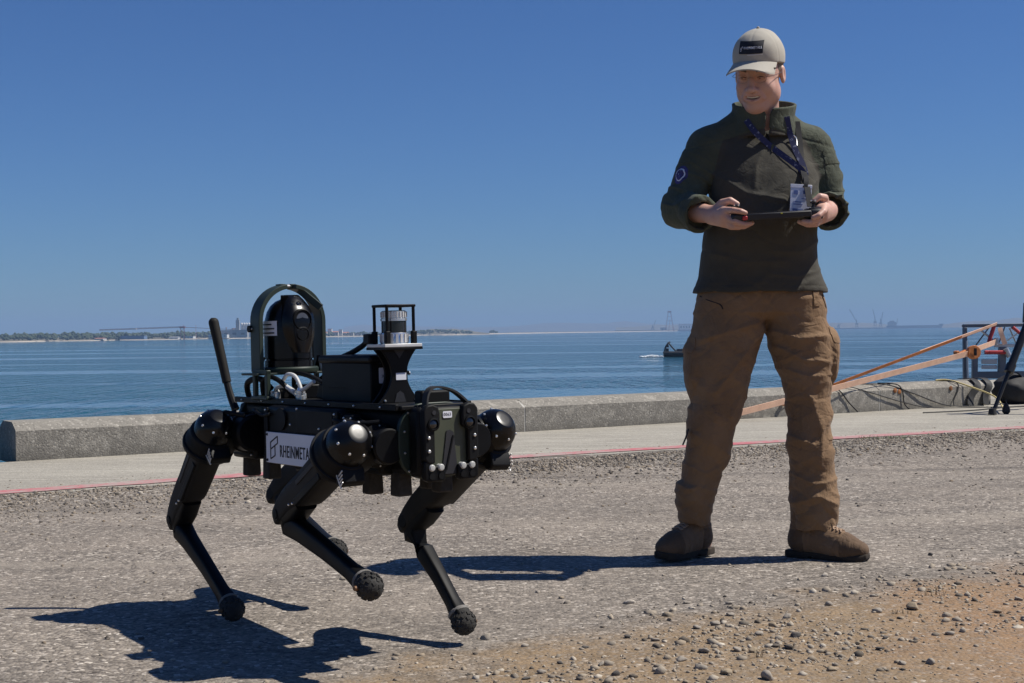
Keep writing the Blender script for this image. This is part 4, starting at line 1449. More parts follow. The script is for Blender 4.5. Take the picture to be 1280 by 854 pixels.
# abduction motors along the body
for sx in (-1, 1):
    for sy in (-1, 1):
        q = MB()
        q.lathe((sx * .335, sy * .128, .0), (sx, 0, 0), [(-.045, .044), (-.04, .052), (.005, .052), (.008, .057), (.02, .057), (.023, .050), (.05, .050), (.053, .055), (.066, .055), (.069, .044), (.11, .044), (.115, .04)], 32)
        mo = rp(q, 'hip_motor', m_rb, angle=25)
        for i in range(8):
            an = 2 * math.pi * i / 8
            screw(mo, (sx * .401, sy * .128 + .049 * math.cos(an), .049 * math.sin(an)), (sx, 0, 0), .0028)
        q = MB(); q.box((sx * .352, sy * .172, .018), (.030, .022, .045), (0, .3 * sx, 0)); q.build('motor_clamp', m_lgrey, mo, bevel=.005)
        q = MB(); q.tube([(sx * .30, sy * .15, .05), (sx * .34, sy * .19, .062), (sx * .37, sy * .17, .055), (sx * .41, sy * .13, .058)], .006, 8, 5); q.build('motor_cable', m_rs, mo)

# ---- end plates
for sx in (-1, 1):
    q = MB()
    poly = rrect(.212, .186, .075, 8)
    o0 = Vector((sx * .445, 0, .008))
    q.prism(poly, o0, (0, 1, 0), (0, 0, 1), .010 if sx > 0 else .012, -.004)
    ep = rp(q, 'end_plate', m_hoop, bevel=.002)
    for i in range(12):
        an = 2 * math.pi * (i + .5) / 12
        yy = max(-.09, min(.09, .112 * math.cos(an))); zz = max(-.078, min(.078, .1 * math.sin(an)))
        screw(ep, (sx * (.4555 if sx > 0 else .45), yy, .008 + zz), (sx, 0, 0), .0028)
# front head
q = MB(); q.box((.478, 0, .008), (.05, .160, .170)); head = rp(q, 'front_head', m_rb, bevel=.012)
q = MB(); q.prism(rrect(.120, .150, .006, 2), (.503, 0, .012), (0, 1, 0), (0, 0, 1), .010); q.build('face_plate', m_green, head, bevel=.001)
fx = Vector((1, 0, 0))
for sy in (-1, 1):
    poly = [(-.020, .085), (-.004, .092), (.012, .090), (.022, .078), (.022, -.040), (.012, -.050), (-.008, -.050), (-.008, .028), (-.022, .036), (-.024, .045), (-.024, .070)]
    poly = [(p[0] * sy, p[1]) for p in poly]
    if sy < 0: poly = poly[::-1]
    q = MB(); q.prism(poly, (.506, sy * .056, .008), (0, 1, 0), (0, 0, 1), .020)
    pp = q.build('camera_pod', m_rs, head, bevel=.004)
    q = MB(); q.lathe((.526, sy * .053, .052), fx, [(-.004, .016), (.004, .016), (.005, .0125), (.001, .011)], 22); q.build('lens_ring', m_rb, pp)
    q = MB(); q.lathe((.526, sy * .053, .052), fx, [(-.002, .0105), (.002, .0105), (.0042, .006), (.005, .001)], 18); q.build('lens', m_lens, pp)
    q = MB(); q.cyl((.524, sy * .050, .080), (.5275, sy * .050, .080), .0055, n=12); q.build('sensor_eye', m_ink_shade, pp)
    for z in (.020, -.012):
        screw(pp, (.527, sy * .066, z), fx, .0042)
    poly = [(.026, -.088), (.026, -.045), (.014, -.040), (-.004, -.056), (-.034, -.056), (-.034, -.088), (-.030, -.094), (.014, -.094)]
    poly = [(p[0] * sy, p[1]) for p in poly]
    if sy < 0: poly = poly[::-1]
    q = MB(); q.prism(poly, (.507, sy * .052, .008), (0, 1, 0), (0, 0, 1), .017); lp = q.build('lamp_block', m_rb, head, bevel=.004)
    for dy in (-.020, .006):
        q = MB(); q.lathe((.524, sy * (.052 + dy), -.052), fx, [(-.012, .0085), (.002, .0085), (.0045, .006), (.005, .001)], 16); q.build('lamp', m_led, lp)
        q = MB(); q.cyl((.520, sy * (.052 + dy), -.072), (.5265, sy * (.052 + dy), -.072), .008, n=14); q.build('lamp_bezel', m_rs, lp)
q = MB(); q.prism([(-.020, -.07), (.026, -.07), (.016, .030), (.006, .036), (-.004, .034)], (.5135, -.004, .0), (0, 1, 0), (0, 0, 1), .002); q.build('face_recess_shade', m_ink_shade, head)  # flat black sheet on the plate, painted as the shade of a recess
q = MB(); q.bar((.5165, -.012, -.06), (.5165, .010, .022), .004, .003, (1, 0, 0)); q.build('recess_strut', m_rs, head)
q = MB(); q.prism(rrect(.026, .016, .003, 3), (.5135, -.004, .073), (0, 1, 0), (0, 0, 1), .0015); stk = q.build('sticker', m_white, head)
Mf = Matrix(((0, 0, 1, .5152), (1, 0, 0, 0), (0, 1, 0, 0), (0, 0, 0, 1)))
text_mesh('0063', .011, 'sticker_number', m_ink_shade, stk, Mf @ Matrix.Translation((-.0155, .0732, 0)), .9, .0003)
# carry strap over the head and black box behind it
q = MB(); q.ribbon([(.495, -.055, .09), (.492, -.050, .118), (.488, -.035, .136), (.486, -.008, .139), (.488, .03, .128), (.492, .06, .105), (.498, .078, .082)], (1, 0, 0), .022, .005, 5); rp(q, 'carry_strap', m_blackrub)
q = MB(); q.box((.43, .008, .112), (.035, .085, .036)); rp(q, 'radio_box', m_rb, bevel=.006)
# rear radio box with antennas
q = MB(); q.box((-.475, 0, .015), (.05, .15, .13)); rp(q, 'rear_head', m_rb, bevel=.012)
q = MB(); q.tube([(-.478, -.095, .06), (-.500, -.10, .10), (-.520, -.103, .145)], .009, 10, 3, [.012, .011, .010]); q.build
ab = rp(q, 'antenna', m_rs)
q = MB(); q.tube([(-.518, -.1025, .140), (-.562, -.12, .318)], .013, 14, 0, [.0135, .0155]); q.sphere((-.562, -.12, .318), .0153, 12, 8); q.build('antenna_sleeve', m_thigh, ab)
q = MB(); q.tube([(-.455, -.06, .09), (-.45, -.07, .125), (-.42, -.075, .145), (-.36, -.07, .15), (-.33, -.05, .12)], .009, 8, 5); rp(q, 'rear_cable', m_rs)

# ---- camera turret with its guard hoop
TC = Vector((-.315, 0, 0))
q = MB(); q.lathe(TC + Vector((0, 0, .168)), (0, 0, 1), [(0, .082), (.004, .084), (.012, .084), (.016, .080)], 40); tplate = rp(q, 'turret_plate', m_hoop)
for i in range(10):
    an = 2 * math.pi * i / 10
    screw(tplate, TC + Vector((.078 * math.cos(an), .078 * math.sin(an), .167)), (0, 0, -1), .003, m_rs)
# standing bracket frames under the plate
for x, y in ((-.303, -.112), (-.345, .105)):
    q = MB()
    for dx in (-.038, .038):
        q.box((x + dx + .035, y, .135), (.016, .012, .082))
    q.box((x + .035, y, .172), (.092, .014, .012)); q.box((x + .035, y, .1), (.10, .020, .010))
    fb = rp(q, 'turret_bracket', m_hoop, bevel=.002)
    screw(fb, (x, y - .008, .165), (0, -1, 0), .003)
q = MB(); q.box((-.31, 0, .166), (.10, .26, .006)); rp(q, 'turret_bridge', m_hoop, bevel=.001)
q = MB(); q.lathe(TC + Vector((0, 0, .182)), (0, 0, 1), [(0, .069), (.002, .0705), (.020, .0705), (.022, .066), (.024, .066), (.026, .0705), (.060, .0705), (.11, .0700), (.135, .068), (.160, .061), (.178, .050), (.190, .036), (.196, .022), (.198, .004)], 44)
tur = rp(q, 'camera_turret', m_gloss, label='glossy black dome camera turret')
# camera ball face, turned towards the walking direction
cd = Vector((.995, .06, .0)).normalized()
cs = Vector((-cd.y, cd.x, 0)).normalized()
q = MB()
for i in range(1):
    poly = []
rr = []
for j in range(15):
    t_ = j / 14
    z = .225 + .165 * t_
    hw = .044 * math.sin(math.pi * min(1, .12 + t_ * .80)) ** .6
    base_r = .0735 if t_ < .55 else .0735 - .045 * ((t_ - .55) / .45) ** 1.8
    c = TC + Vector((0, 0, z))
    rr.append([c + cd * (base_r - .03) + cs * hw * 1.15, c + cd * base_r * .99 + cs * hw, c + cd * (base_r + .006) + cs * hw * .55, c + cd * (base_r + .008), c + cd * (base_r + .006) - cs * hw * .55, c + cd * base_r * .99 - cs * hw, c + cd * (base_r - .03) - cs * hw * 1.15])
q.rings(rr); q.build('camera_block', m_gloss, tur, angle=60)
c = TC + cd * .076 + Vector((0, 0, .318))
q = MB(); q.lathe(c, cd, [(-.01, .031), (.004, .031), (.006, .028), (.003, .0265)], 28); lr = q.build('main_lens_ring', m_rb, tur)
q = MB(); q.lathe(c, cd, [(-.006, .0265), (.001, .0265), (.0035, .018), (.0045, .001)], 26); q.build('main_lens', m_lens2, tur)
c = TC + cd * .070 + Vector((0, 0, .278))
q = MB(); q.lathe(c, cd, [(-.01, .024), (.010, .022), (.012, .018), (.008, .016)], 28); q.build('lower_lens_ring', m_rb, tur)
q = MB(); q.lathe(c, cd, [(0, .0165), (.0085, .0165), (.0095, .001)], 22); q.build('lower_lens', m_lens, tur)
up = (cd * .75 + Vector((0, 0, .66))).normalized()
for d_ in (-.016, 0, .016):
    c = TC + cd * (.058 - abs(d_) * .25) + cs * d_ + Vector((0, 0, .362))
    q = MB(); q.lathe(c, up, [(-.008, .008), (.004, .008), (.006, .006), (.0035, .005)], 14); q.build('small_lens', m_lens, tur)
q = MB(); q.prism(rrect(.062, .020, .006, 3), TC + Vector((-.01, 0, .374)), cs, cd, .018, .0); q.build('brow_cover', m_gloss, tur, bevel=.003)
# sticker wrapped on the turret's near side
sn = Vector((-.809 * 1, -.588, 0))
viewn = Vector((math.cos(R(-126 - 42 + 54 + 20)), math.sin(R(-126 - 42 + 54 + 20)), 0))
def turret_patch(a0, a1, z0, z1, r_, name, mat, par):
    q = MB(); n_ = 8
    rr = []
    for i in range(n_ + 1):
        a = a0 + (a1 - a0) * i / n_
        d = Vector((math.cos(a), math.sin(a), 0))
        rr.append([TC + d * r_ + Vector((0, 0, z0)), TC + d * (r_ + .0006) + Vector((0, 0, z0)), TC + d * (r_ + .0006) + Vector((0, 0, z1)), TC + d * r_ + Vector((0, 0, z1))])
    q.rings(rr)
    return q.build(name, mat, par)
sa0 = R(-114); sa1 = R(-54)
tst = turret_patch(sa0, sa1, .274, .316, .0708, 'turret_sticker', m_white, tur)
for i, z in enumerate((.307, .295, .283)):
    turret_patch(sa0 + .05, sa1 - (.25 if i == 0 else .12), z - .0028, z + .0010, .0716, 'sticker_text_line', m_ink_shade, tst)
# guard hoop
q = MB()
hoop = []
for i in range(25):
    a = math.pi * i / 24
    hoop.append((-.315, -.100 * math.cos(a), .315 + .100 * math.sin(a)))
path = [(-.315, -.100, .172), (-.315, -.100, .24)] + hoop + [(-.315, .100, .24), (-.315, .100, .172)]
half = len(path) // 2
def hoop_part(pts, name):
    q = MB()
    rr = []
    for i, p in enumerate(pts):
        p = Vector(p); t_ = (Vector(pts[min(i + 1, len(pts) - 1)]) - Vector(pts[max(i - 1, 0)])).normalized()
        d = Vector((1, 0, 0)); nn = t_.cross(d).normalized()
        w, th = .058, .013
        rr.append([p + d * w / 2 + nn * th / 2, p - d * w / 2 + nn * th / 2, p - d * w / 2 - nn * th / 2, p + d * w / 2 - nn * th / 2])
    q.rings(rr)
    return rp(q, name, m_hoop, bevel=.0015, angle=30)
h1 = hoop_part(path[:half - 0], 'guard_hoop')
h2 = hoop_part(path[half + 1:], 'guard_hoop')
q = MB(); q.cyl((-.315, -.02, .4165), (-.315, .02, .4165), .005, n=10); q.build('hoop_pin', m_screw, h1)
q = MB(); q.box((-.325, -.016, .4165), (.03, .018, .012)); q.build('hoop_clasp', m_hoop, h1, bevel=.001)
q = MB(); q.box((-.325, .016, .4165), (.03, .018, .012)); q.build('hoop_clasp', m_hoop, h2, bevel=.001)
for s_, hh in ((-1, h1), (1, h2)):
    q = MB(); q.bar((-.335, s_ * .093, .172), (-.300, s_ * .088, .212), .010, .008); q.build('hoop_gusset', m_rs, hh, bevel=.001)
    q = MB(); q.bar((-.292, s_ * .093, .172), (-.300, s_ * .091, .205), .005, .008); q.build('hoop_gusset', m_lgrey, hh, bevel=.001)
    q = MB(); q.cyl((-.340, s_ * .094, .295), (-.340, s_ * .114, .295), .010, n=14); q.build('hoop_knob', m_rs, hh)
    screw(hh, (-.332, s_ * .1075, .295), (0, s_, 0), .0035)
q = MB(); q.bar((-.30, .03, .405), (-.255, .075, .352), .010, .020); q.build('hoop_stay', m_hoop, h2, bevel=.001)

# ---- electronics under and beside the turret
q = MB(); q.box((-.21, .02, .115), (.07, .09, .04)); el = rp(q, 'electronics_box', m_rb, bevel=.004)
q = MB(); q.box((-.27, -.03, .11), (.06, .06, .03)); rp(q, 'connector_block', m_rs, bevel=.004)
cab = [
    ('white_cable', m_cabw, .0055, [(-.26, -.06, .108), (-.25, -.075, .125), (-.215, -.07, .132), (-.175, -.065, .118), (-.15, -.06, .105)]),
    ('white_cable', m_cabw, .0055, [(-.215, -.07, .150), (-.19, -.07, .165), (-.155, -.065, .160), (-.135, -.06, .130), (-.135, -.06, .100)]),
    ('white_cable', m_cabw, .0055, [(-.13, -.06, .120), (-.09, -.065, .130), (-.05, -.062, .147)]),
    ('white_cable', m_cabw, .0065, [(-.225, -.075, .143), (-.19, -.072, .13), (-.15, -.07, .117)]),
    ('black_cable', m_rs, .007, [(-.30, -.09, .10), (-.285, -.10, .145), (-.24, -.095, .158), (-.20, -.08, .14), (-.19, -.06, .11)]),
    ('black_cable', m_rs, .007, [(-.25, -.02, .13), (-.22, -.03, .165), (-.16, -.02, .16), (-.10, -.01, .14)]),
    ('black_cable', m_rs, .006, [(-.28, .05, .12), (-.22, .06, .155), (-.14, .05, .155), (-.06, .04, .13)]),
    ('sensor_cable', m_rs, .0075, [(.0, .0, .212), (.06, .0, .226), (.12, .0, .246), (.18, -.03, .262), (.24, -.055, .262)]),
]
for nm, mt, r_, pts in cab:
    q = MB(); q.tube(pts, r_, 10, 6); rp(q, nm, mt)
q = MB(); q.lathe((-.135, -.06, .094), (0, 0, 1), [(0, .014), (.012, .014), (.013, .011), (.018, .011), (.019, .013), (.026, .013), (.027, .010), (.035, .008)], 14); rp(q, 'cable_gland', m_silver)
for x, y in ((-.29, -.07), (-.23, -.085), (-.18, -.03)):
    q = MB(); q.lathe((x, y, .097), (0, 0, 1), [(0, .011), (.014, .011), (.015, .008), (.02, .008)], 12); rp(q, 'connector', m_screw)
# computer box
q = MB(); q.box((.112, 0, .147), (.262, .112, .105)); cb = rp(q, 'computer_box', m_rb, bevel=.004)
q = MB(); q.box((.110, 0, .207), (.28, .124, .022)); q.build('box_lid', m_rs, cb, bevel=.008)
q = MB(); q.prism([(-.045, 0), (.0, -.002), (.0, .04), (-.03, .04)], (-.02, -.05, .10), (1, 0, 0), (0, 0, 1), -.09); q.build('box_connector', m_rs, cb, bevel=.004)
q = MB(); q.prism(rrect(.024, .040, .002, 2), (.2432, -.020, .165), (0, 1, 0), (0, 0, 1), .001); bs = q.build('box_sticker', m_white, cb)
Mx = Matrix(((0, 0, 1, .2448), (1, 0, 0, 0), (0, 1, 0, 0), (0, 0, 0, 1)))
text_mesh('XP', .011, 'sticker_mark', m_ink_shade, bs, Mx @ Matrix.Translation((-.024, .163, 0)), .9, .0003)
for i in range(6):
    q = MB(); q.box((.02 + i * .016, -.0565, .132), (.008, .001, .003)); q.build('vent_mark', m_thigh, cb)
# lidar bracket (hourglass plates) and lidar with its cage
def hourglass(x, name):
    pts = []
    n_ = 14
    for i in range(n_ + 1):
        t_ = i / n_
        pts.append((.022 + .036 * abs(2 * t_ - 1.05) ** 1.9, .097 + .137 * t_))
    poly = [(p[0], p[1]) for p in pts] + [(-p[0], p[1]) for p in pts[::-1]]
    q = MB()
    outer = poly
    q.prism(outer, (x, -.010, 0), (0, 1, 0), (0, 0, 1), .008)
    o = rp(q, name, m_rb, bevel=.001)
    return o
hg = hourglass(.300, 'lidar_bracket')
q = MB(); q.prism([(-.017, 0), (.017, 0), (.010, .022), (.0, .028), (-.010, .022)], (.3085, -.010, .098), (0, 1, 0), (0, 0, 1), .0012); q.build('bracket_opening_shade', m_ink_shade, hg)  # flat black sheet on the bracket, dark of a hole painted on
q = MB(); q.prism([(-.018, .1365), (.0, .112), (.018, .1365)], (.3085, -.010, .0965), (0, 1, 0), (0, 0, 1), .0012); q.build('bracket_opening_shade', m_ink_shade, hg)
hg2 = hourglass(.268, 'lidar_bracket')
q = MB(); q.prism(rrect(.030, .018, .001, 2), (.3085, -.006, .163), (0, 1, 0), (0, 0, 1), .0012); q.build('bracket_sticker', m_white, hg)
screw(hg, (.304, .020, .171), (0, 1, .1), .006, m_silver)
for s_ in (-1, 1):
    screw(hg, (.310, -.010 + s_ * .045, .103), (1, 0, 0), .0032)
q = MB(); q.box((.29, -.012, .234), (.092, .112, .007)); lid = rp(q, 'lidar_plate', m_rb, bevel=.001)
q = MB(); q.box((.29, -.012, .2415), (.090, .110, .008)); q.build('heat_plate', m_lgrey, lid, bevel=.001)
LC = Vector((.29, -.012, .2455))
q = MB()
q.lathe(LC, (0, 0, 1), [(0, .035), (.026, .035), (.028, .034)], 36); li = rp(q, 'lidar', m_silver, label='silver and black lidar drum')
for i in range(18):
    an = 2 * math.pi * i / 18
    d = Vector((math.cos(an), math.sin(an), 0)); M = Matrix((d, Vector((0, 0, 1)).cross(d), Vector((0, 0, 1)))).transposed()
    q = MB(); q.box(LC + d * .0355 + Vector((0, 0, .014)), (.003, .006, .022), M); q.build('cooling_fin', m_lgrey, li)
q = MB(); q.lathe(LC + Vector((0, 0, .028)), (0, 0, 1), [(0, .032), (.030, .032)], 36); q.build('scan_window', m_clear, li)
q = MB(); q.lathe(LC + Vector((0, 0, .058)), (0, 0, 1), [(0, .034), (.006, .034), (.007, .032), (.024, .032), (.026, .029)], 36); q.build('drum_cap', m_silver, li)
for i in range(24):
    an = 2 * math.pi * i / 24
    d = Vector((math.cos(an), math.sin(an), 0)); M = Matrix((d, Vector((0, 0, 1)).cross(d), Vector((0, 0, 1)))).transposed()
    q = MB(); q.box(LC + d * .033 + Vector((0, 0, .074)), (.002, .004, .014), M); q.build('cap_fin', m_lgrey, li)
q = MB(); q.box((.29, -.012, .3415), (.072, .088, .007)); cg = rp(q, 'cage_top', m_rb, bevel=.002)
for sx in (-1, 1):
    for sy in (-1, 1):
        p = Vector((.29 + sx * .031, -.012 + sy * .039, .2455))
        q = MB(); q.cyl(p, p + Vector((0, 0, .094)), .0042, n=10); pst = q.build('cage_post', m_rb, cg)
        q = MB(); q.box(p + Vector((0, 0, .016)), (.013, .013, .032)); q.build('post_foot', m_rs, pst, bevel=.002)
q = MB(); q.box((.250, -.062, .259), (.03, .02, .026)); q.build('lidar_connector', m_rs, li, bevel=.003)
# ============================================================ sculpting helpers (implicit surfaces -> mesh)
def A3(*p): return np.array(p, dtype=np.float32)
def rc(P, a, b, ra, rb):
    a, b = np.asarray(a, np.float32), np.asarray(b, np.float32)
    ab = b - a
    t = np.clip(((P - a) @ ab) / max(float(ab @ ab), 1e-9), 0, 1)
    q = P - a - t[:, None] * ab
    return np.sqrt((q * q).sum(1)) - (ra + (rb - ra) * t)
def ell(P, c, r, M=None):
    q = P - np.asarray(c, np.float32)
    if M is not None: q = q @ M
    r = np.asarray(r, np.float32)
    u = q / r
    k0 = np.sqrt((u * u).sum(1)); w = u / r
    k1 = np.sqrt((w * w).sum(1)) + 1e-6
    return k0 * (k0 - 1) / k1
def smin(a, b, k):
    h = np.clip(.5 + .5 * (b - a) / k, 0, 1)
    return b + (a - b) * h - k * h * (1 - h)
def smax(a, b, k): return -smin(-a, -b, k)
def chain(P, pts, rad, k=.0):
    d = None
    for i in range(len(pts) - 1):
        e = rc(P, pts[i], pts[i + 1], rad[i], rad[i + 1])
        d = e if d is None else (np.minimum(d, e) if not k else smin(d, e, k))
    return d
def loft(P, rows, e=2.0, cap=True):
    """rows: z, x0, x1, cy, hy  (sorted by z)"""
    rows = sorted(rows)
    z = np.array([r[0] for r in rows])
    zz = np.clip(P[:, 2], z[0], z[-1])
    f = np.linspace(z[0], z[-1], 160)
    def sm(v):
        y = np.interp(f, z, v)
        kk = np.array([1, 3, 5, 6, 5, 3, 1.]); kk /= kk.sum()
        y = np.convolve(np.pad(y, 3, mode='edge'), kk, 'valid')
        return np.interp(zz, f, y).astype(np.float32)
    x0, x1 = sm([r[1] for r in rows]), sm([r[2] for r in rows])
    cy, hy = sm([r[3] for r in rows]), sm([r[4] for r in rows])
    ax = (x1 - x0) / 2; cx = (x0 + x1) / 2
    ux, uy = np.abs(P[:, 0] - cx) / ax, np.abs(P[:, 1] - cy) / hy
    k0 = (ux ** e + uy ** e) ** (1 / e) + 1e-6
    q2 = np.sqrt((ux / ax) ** 2 + (uy / hy) ** 2) + 1e-6
    d = np.sqrt(ux * ux + uy * uy) * (k0 - 1) / q2
    if cap:
        d = np.maximum(d, np.maximum(z[0] - P[:, 2], P[:, 2] - z[-1]))
    return d
def vnoise(P, seed=0):
    i = np.floor(P).astype(np.int64); f = (P - i).astype(np.float32)
    u = f * f * (3 - 2 * f)
    def h(a, b, c):
        n = (a * 374761393 + b * 668265263 + c * 2147483647 + seed * 974711) & 0x7fffffff
        n = (n ^ (n >> 13)) * 1274126177 & 0x7fffffff
        n = n ^ (n >> 16)
        return (n & 0xffff).astype(np.float32) / 32768.0 - 1
    r = 0
    for dx in (0, 1):
        for dy in (0, 1):
            for dz in (0, 1):
                w = (u[:, 0] if dx else 1 - u[:, 0]) * (u[:, 1] if dy else 1 - u[:, 1]) * (u[:, 2] if dz else 1 - u[:, 2])
                r = r + w * h(i[:, 0] + dx, i[:, 1] + dy, i[:, 2] + dz)
    return r
def ridge(P, seed): return 1 - np.abs(vnoise(P, seed)) * 1.8
def groove(P, seed, k_=7.0): return np.exp(-np.abs(vnoise(P, seed)) * k_)
def crease(P, pts, w, amp):
    """raised fold along a polyline in the x,z view plane, soft above and sharp below"""
    best = np.full(len(P), 9., np.float32)
    q = P[:, [0, 2]]
    for a, b in zip(pts[:-1], pts[1:]):
        a, b = np.array(a, np.float32), np.array(b, np.float32)
        ab = b - a
        t = np.clip(((q - a) @ ab) / (ab @ ab), 0, 1)
        r = q - a - t[:, None] * ab
        s = np.sign(r[:, 0] * ab[1] - r[:, 1] * ab[0])
        dd = np.sqrt((r * r).sum(1)) * np.where(s > 0, 1.0, 1.7)
        best = np.minimum(best, dd)
    return amp * np.exp(-np.minimum(best / w, 6) ** 1.35)

def mesh_sdf(name, fn, lo, hi, h, mat, parent, coarse=4, smooth_it=1):
    lo = np.array(lo, np.float32); hi = np.array(hi, np.float32)
    n = (np.ceil((hi - lo) / h / coarse).astype(int) * coarse)
    ax = [lo[i] + h * np.arange(n[i] + 1, dtype=np.float32) for i in range(3)]
    cax = [a[::coarse] for a in ax]
    G = np.stack(np.meshgrid(*cax, indexing='ij'), -1).reshape(-1, 3)
    dc = np.empty(len(G), np.float32)
    for s in range(0, len(G), 400000):
        dc[s:s + 400000] = fn(G[s:s + 400000])
    dc = dc.reshape([len(c) for c in cax])
    near = np.abs(dc) < h * coarse * 1.9
    cells = np.zeros([len(c) - 1 for c in cax], bool)
    for dx in (0, 1):
        for dy in (0, 1):
            for dz in (0, 1):
                cells |= near[dx:dx + cells.shape[0], dy:dy + cells.shape[1], dz:dz + cells.shape[2]]
    sg = dc[:-1, :-1, :-1]
    V = np.ones(n + 1, np.float32)
    up = np.repeat(np.repeat(np.repeat(sg, coarse, 0), coarse, 1), coarse, 2)
    V[:-1, :-1, :-1] = np.where(up < 0, -1., 1.)
    del up
    ci = np.argwhere(cells)
    off = np.stack(np.meshgrid(*[np.arange(coarse + 1)] * 3, indexing='ij'), -1).reshape(-1, 3)
    m = np.zeros(n + 1, bool)
    for o in off:
        q = ci * coarse + o
        m[q[:, 0], q[:, 1], q[:, 2]] = True
    idx = np.argwhere(m)
    for s in range(0, len(idx), 500000):
        q = idx[s:s + 500000]
        P = np.stack([ax[0][q[:, 0]], ax[1][q[:, 1]], ax[2][q[:, 2]]], 1)
        V[q[:, 0], q[:, 1], q[:, 2]] = fn(P)
    del m, idx
    S = V < 0
    S[0], S[-1] = False, False; S[:, 0], S[:, -1] = False, False; S[:, :, 0], S[:, :, -1] = False, False
    c000 = S[:-1, :-1, :-1]
    mixed = np.zeros_like(c000)
    for dx in (0, 1):
        for dy in (0, 1):
            for dz in (0, 1):
                mixed |= (S[dx:S.shape[0] - 1 + dx, dy:S.shape[1] - 1 + dy, dz:S.shape[2] - 1 + dz] != c000)
    cid = np.argwhere(mixed)
    vid = np.full(mixed.shape, -1, np.int32)
    vid[cid[:, 0], cid[:, 1], cid[:, 2]] = np.arange(len(cid))
    corners = [(a, b, c) for a in (0, 1) for b in (0, 1) for c in (0, 1)]
    val = np.stack([V[cid[:, 0] + a, cid[:, 1] + b, cid[:, 2] + c] for a, b, c in corners], 1)
    sgn = val < 0
    acc = np.zeros((len(cid), 3), np.float32); cnt = np.zeros(len(cid), np.float32)
    for i, A in enumerate(corners):
        for j, B in enumerate(corners):
            if j > i and sum(abs(x - y) for x, y in zip(A, B)) == 1:
                k_ = sgn[:, i] != sgn[:, j]
                t = np.where(k_, val[:, i] / np.where(k_, val[:, i] - val[:, j], 1), 0)
                t = np.clip(t, 0, 1)
                p = np.array(A, np.float32) + t[:, None] * (np.array(B, np.float32) - np.array(A, np.float32))
                acc += np.where(k_[:, None], p, 0); cnt += k_
    vert = lo + h * (cid + acc / np.maximum(cnt, 1)[:, None])
    quads = []
    for a in range(3):
        sl0 = [slice(None)] * 3; sl1 = [slice(None)] * 3
        sl0[a] = slice(0, -1); sl1[a] = slice(1, None)
        ch = S[tuple(sl0)] != S[tuple(sl1)]
        e = np.argwhere(ch)
        b, c = (a + 1) % 3, (a + 2) % 3
        e = e[(e[:, b] > 0) & (e[:, c] > 0) & (e[:, b] < mixed.shape[b]) & (e[:, c] < mixed.shape[c]) & (e[:, a] < mixed.shape[a])]
        def cell(db, dc_):
            q = e.copy(); q[:, b] += db; q[:, c] += dc_
            return vid[q[:, 0], q[:, 1], q[:, 2]]
        f = np.stack([cell(-1, -1), cell(0, -1), cell(0, 0), cell(-1, 0)], 1)
        inside = S[e[:, 0], e[:, 1], e[:, 2]]
        f[~inside] = f[~inside][:, ::-1]
        quads.append(f)
    F = np.concatenate(quads)
    F = F[(F >= 0).all(1)]
    for _ in range(smooth_it):
        s_ = np.zeros_like(vert); c_ = np.zeros(len(vert), np.float32)
        for i in range(4):
            np.add.at(s_, F[:, i], vert[F[:, (i + 1) % 4]] + vert[F[:, (i + 3) % 4]])
            np.add.at(c_, F[:, i], 2)
        vert = vert * .5 + .5 * s_ / np.maximum(c_, 1)[:, None]
    return vert, F

PO = Vector((.865, 4.96, 0))
man = empty('person', PO, 'man in tan cap, olive combat shirt and brown cargo trousers holding a controller', 'person')
def sculpt(name, fn, lo, hi, h, mat, par=None, smooth_it=1, matfn=None):
    v, F = mesh_sdf(name, fn, lo, hi, h, mat, man, 4, smooth_it)
    o = mesh_np(name, v - np.array(PO[:], np.float32), F, mat, par or man)
    if matfn is not None:
        c = v[F].mean(1)
        o.data.polygons.foreach_set('material_index', matfn(c).astype(np.int32))
    return o

# ------------------------------------------------------------ materials
def cloth(name, col, col2, weave=420, bump=.25, rough=.85, blot=9, crumple=.0):
    m, nt, b = new_mat(name)
    k = NT(nt)
    n = k.noise(blot, 5, .6); f = k.noise(weave, 2, .6)
    c = k.mix(k.rng(n, .35, .68), col, col2)
    c = k.mix(k.rng(f, .3, .7, 0, .3), c, tuple(x * .7 for x in col))
    k.l(c, b.inputs['Base Color'])
    b.inputs['Roughness'].default_value = rough
    b.inputs['Specular IOR Level'].default_value = .25
    b.inputs['Sheen Weight'].default_value = .06
    h_ = k.math('ADD', k.math('MULTIPLY', f, .25), k.math('MULTIPLY', k.noise(38, 4, .6), .6))
    c1_ = k.math('ABSOLUTE', k.math('SUBTRACT', k.noise(13, 3, .55, None, .6), .5))
    c2_ = k.math('ABSOLUTE', k.math('SUBTRACT', k.noise(27, 3, .55, None, .4), .5))
    cr = k.math('ADD', k.math('MULTIPLY', k.math('MINIMUM', c1_, .09), 16.0), k.math('MULTIPLY', k.math('MINIMUM', c2_, .07), 7.0))
    h_ = k.math('ADD', h_, k.math('MULTIPLY', cr, crumple))
    k.l(k.bump(h_, bump, .005), b.inputs['Normal'])
    return m
m_shirt = cloth('shirt_torso_jersey', (.052, .048, .037), (.066, .061, .047), 500, .30, .85, 9, .35)
m_sleeve = cloth('shirt_sleeve_olive', (.055, .063, .043), (.078, .088, .060), 420, .40, .85, 9, .40)
m_trous = cloth('trouser_brown', (.192, .116, .060), (.245, .155, .086), 420, .45, .85, 9, .5)
m_boot = cloth('boot_brown_suede', (.165, .100, .055), (.215, .138, .080), 300, .4, .8, 14, .5)
m_sole = cloth('boot_sole', (.030, .022, .016), (.048, .036, .026), 120, .3, .85)
m_cap = cloth('cap_tan', (.38, .355, .30), (.43, .40, .34), 600, .15)
m_dark = mat_basic('dark_fabric', (.008, .008, .010), .85, 0, .2, 60, .1)
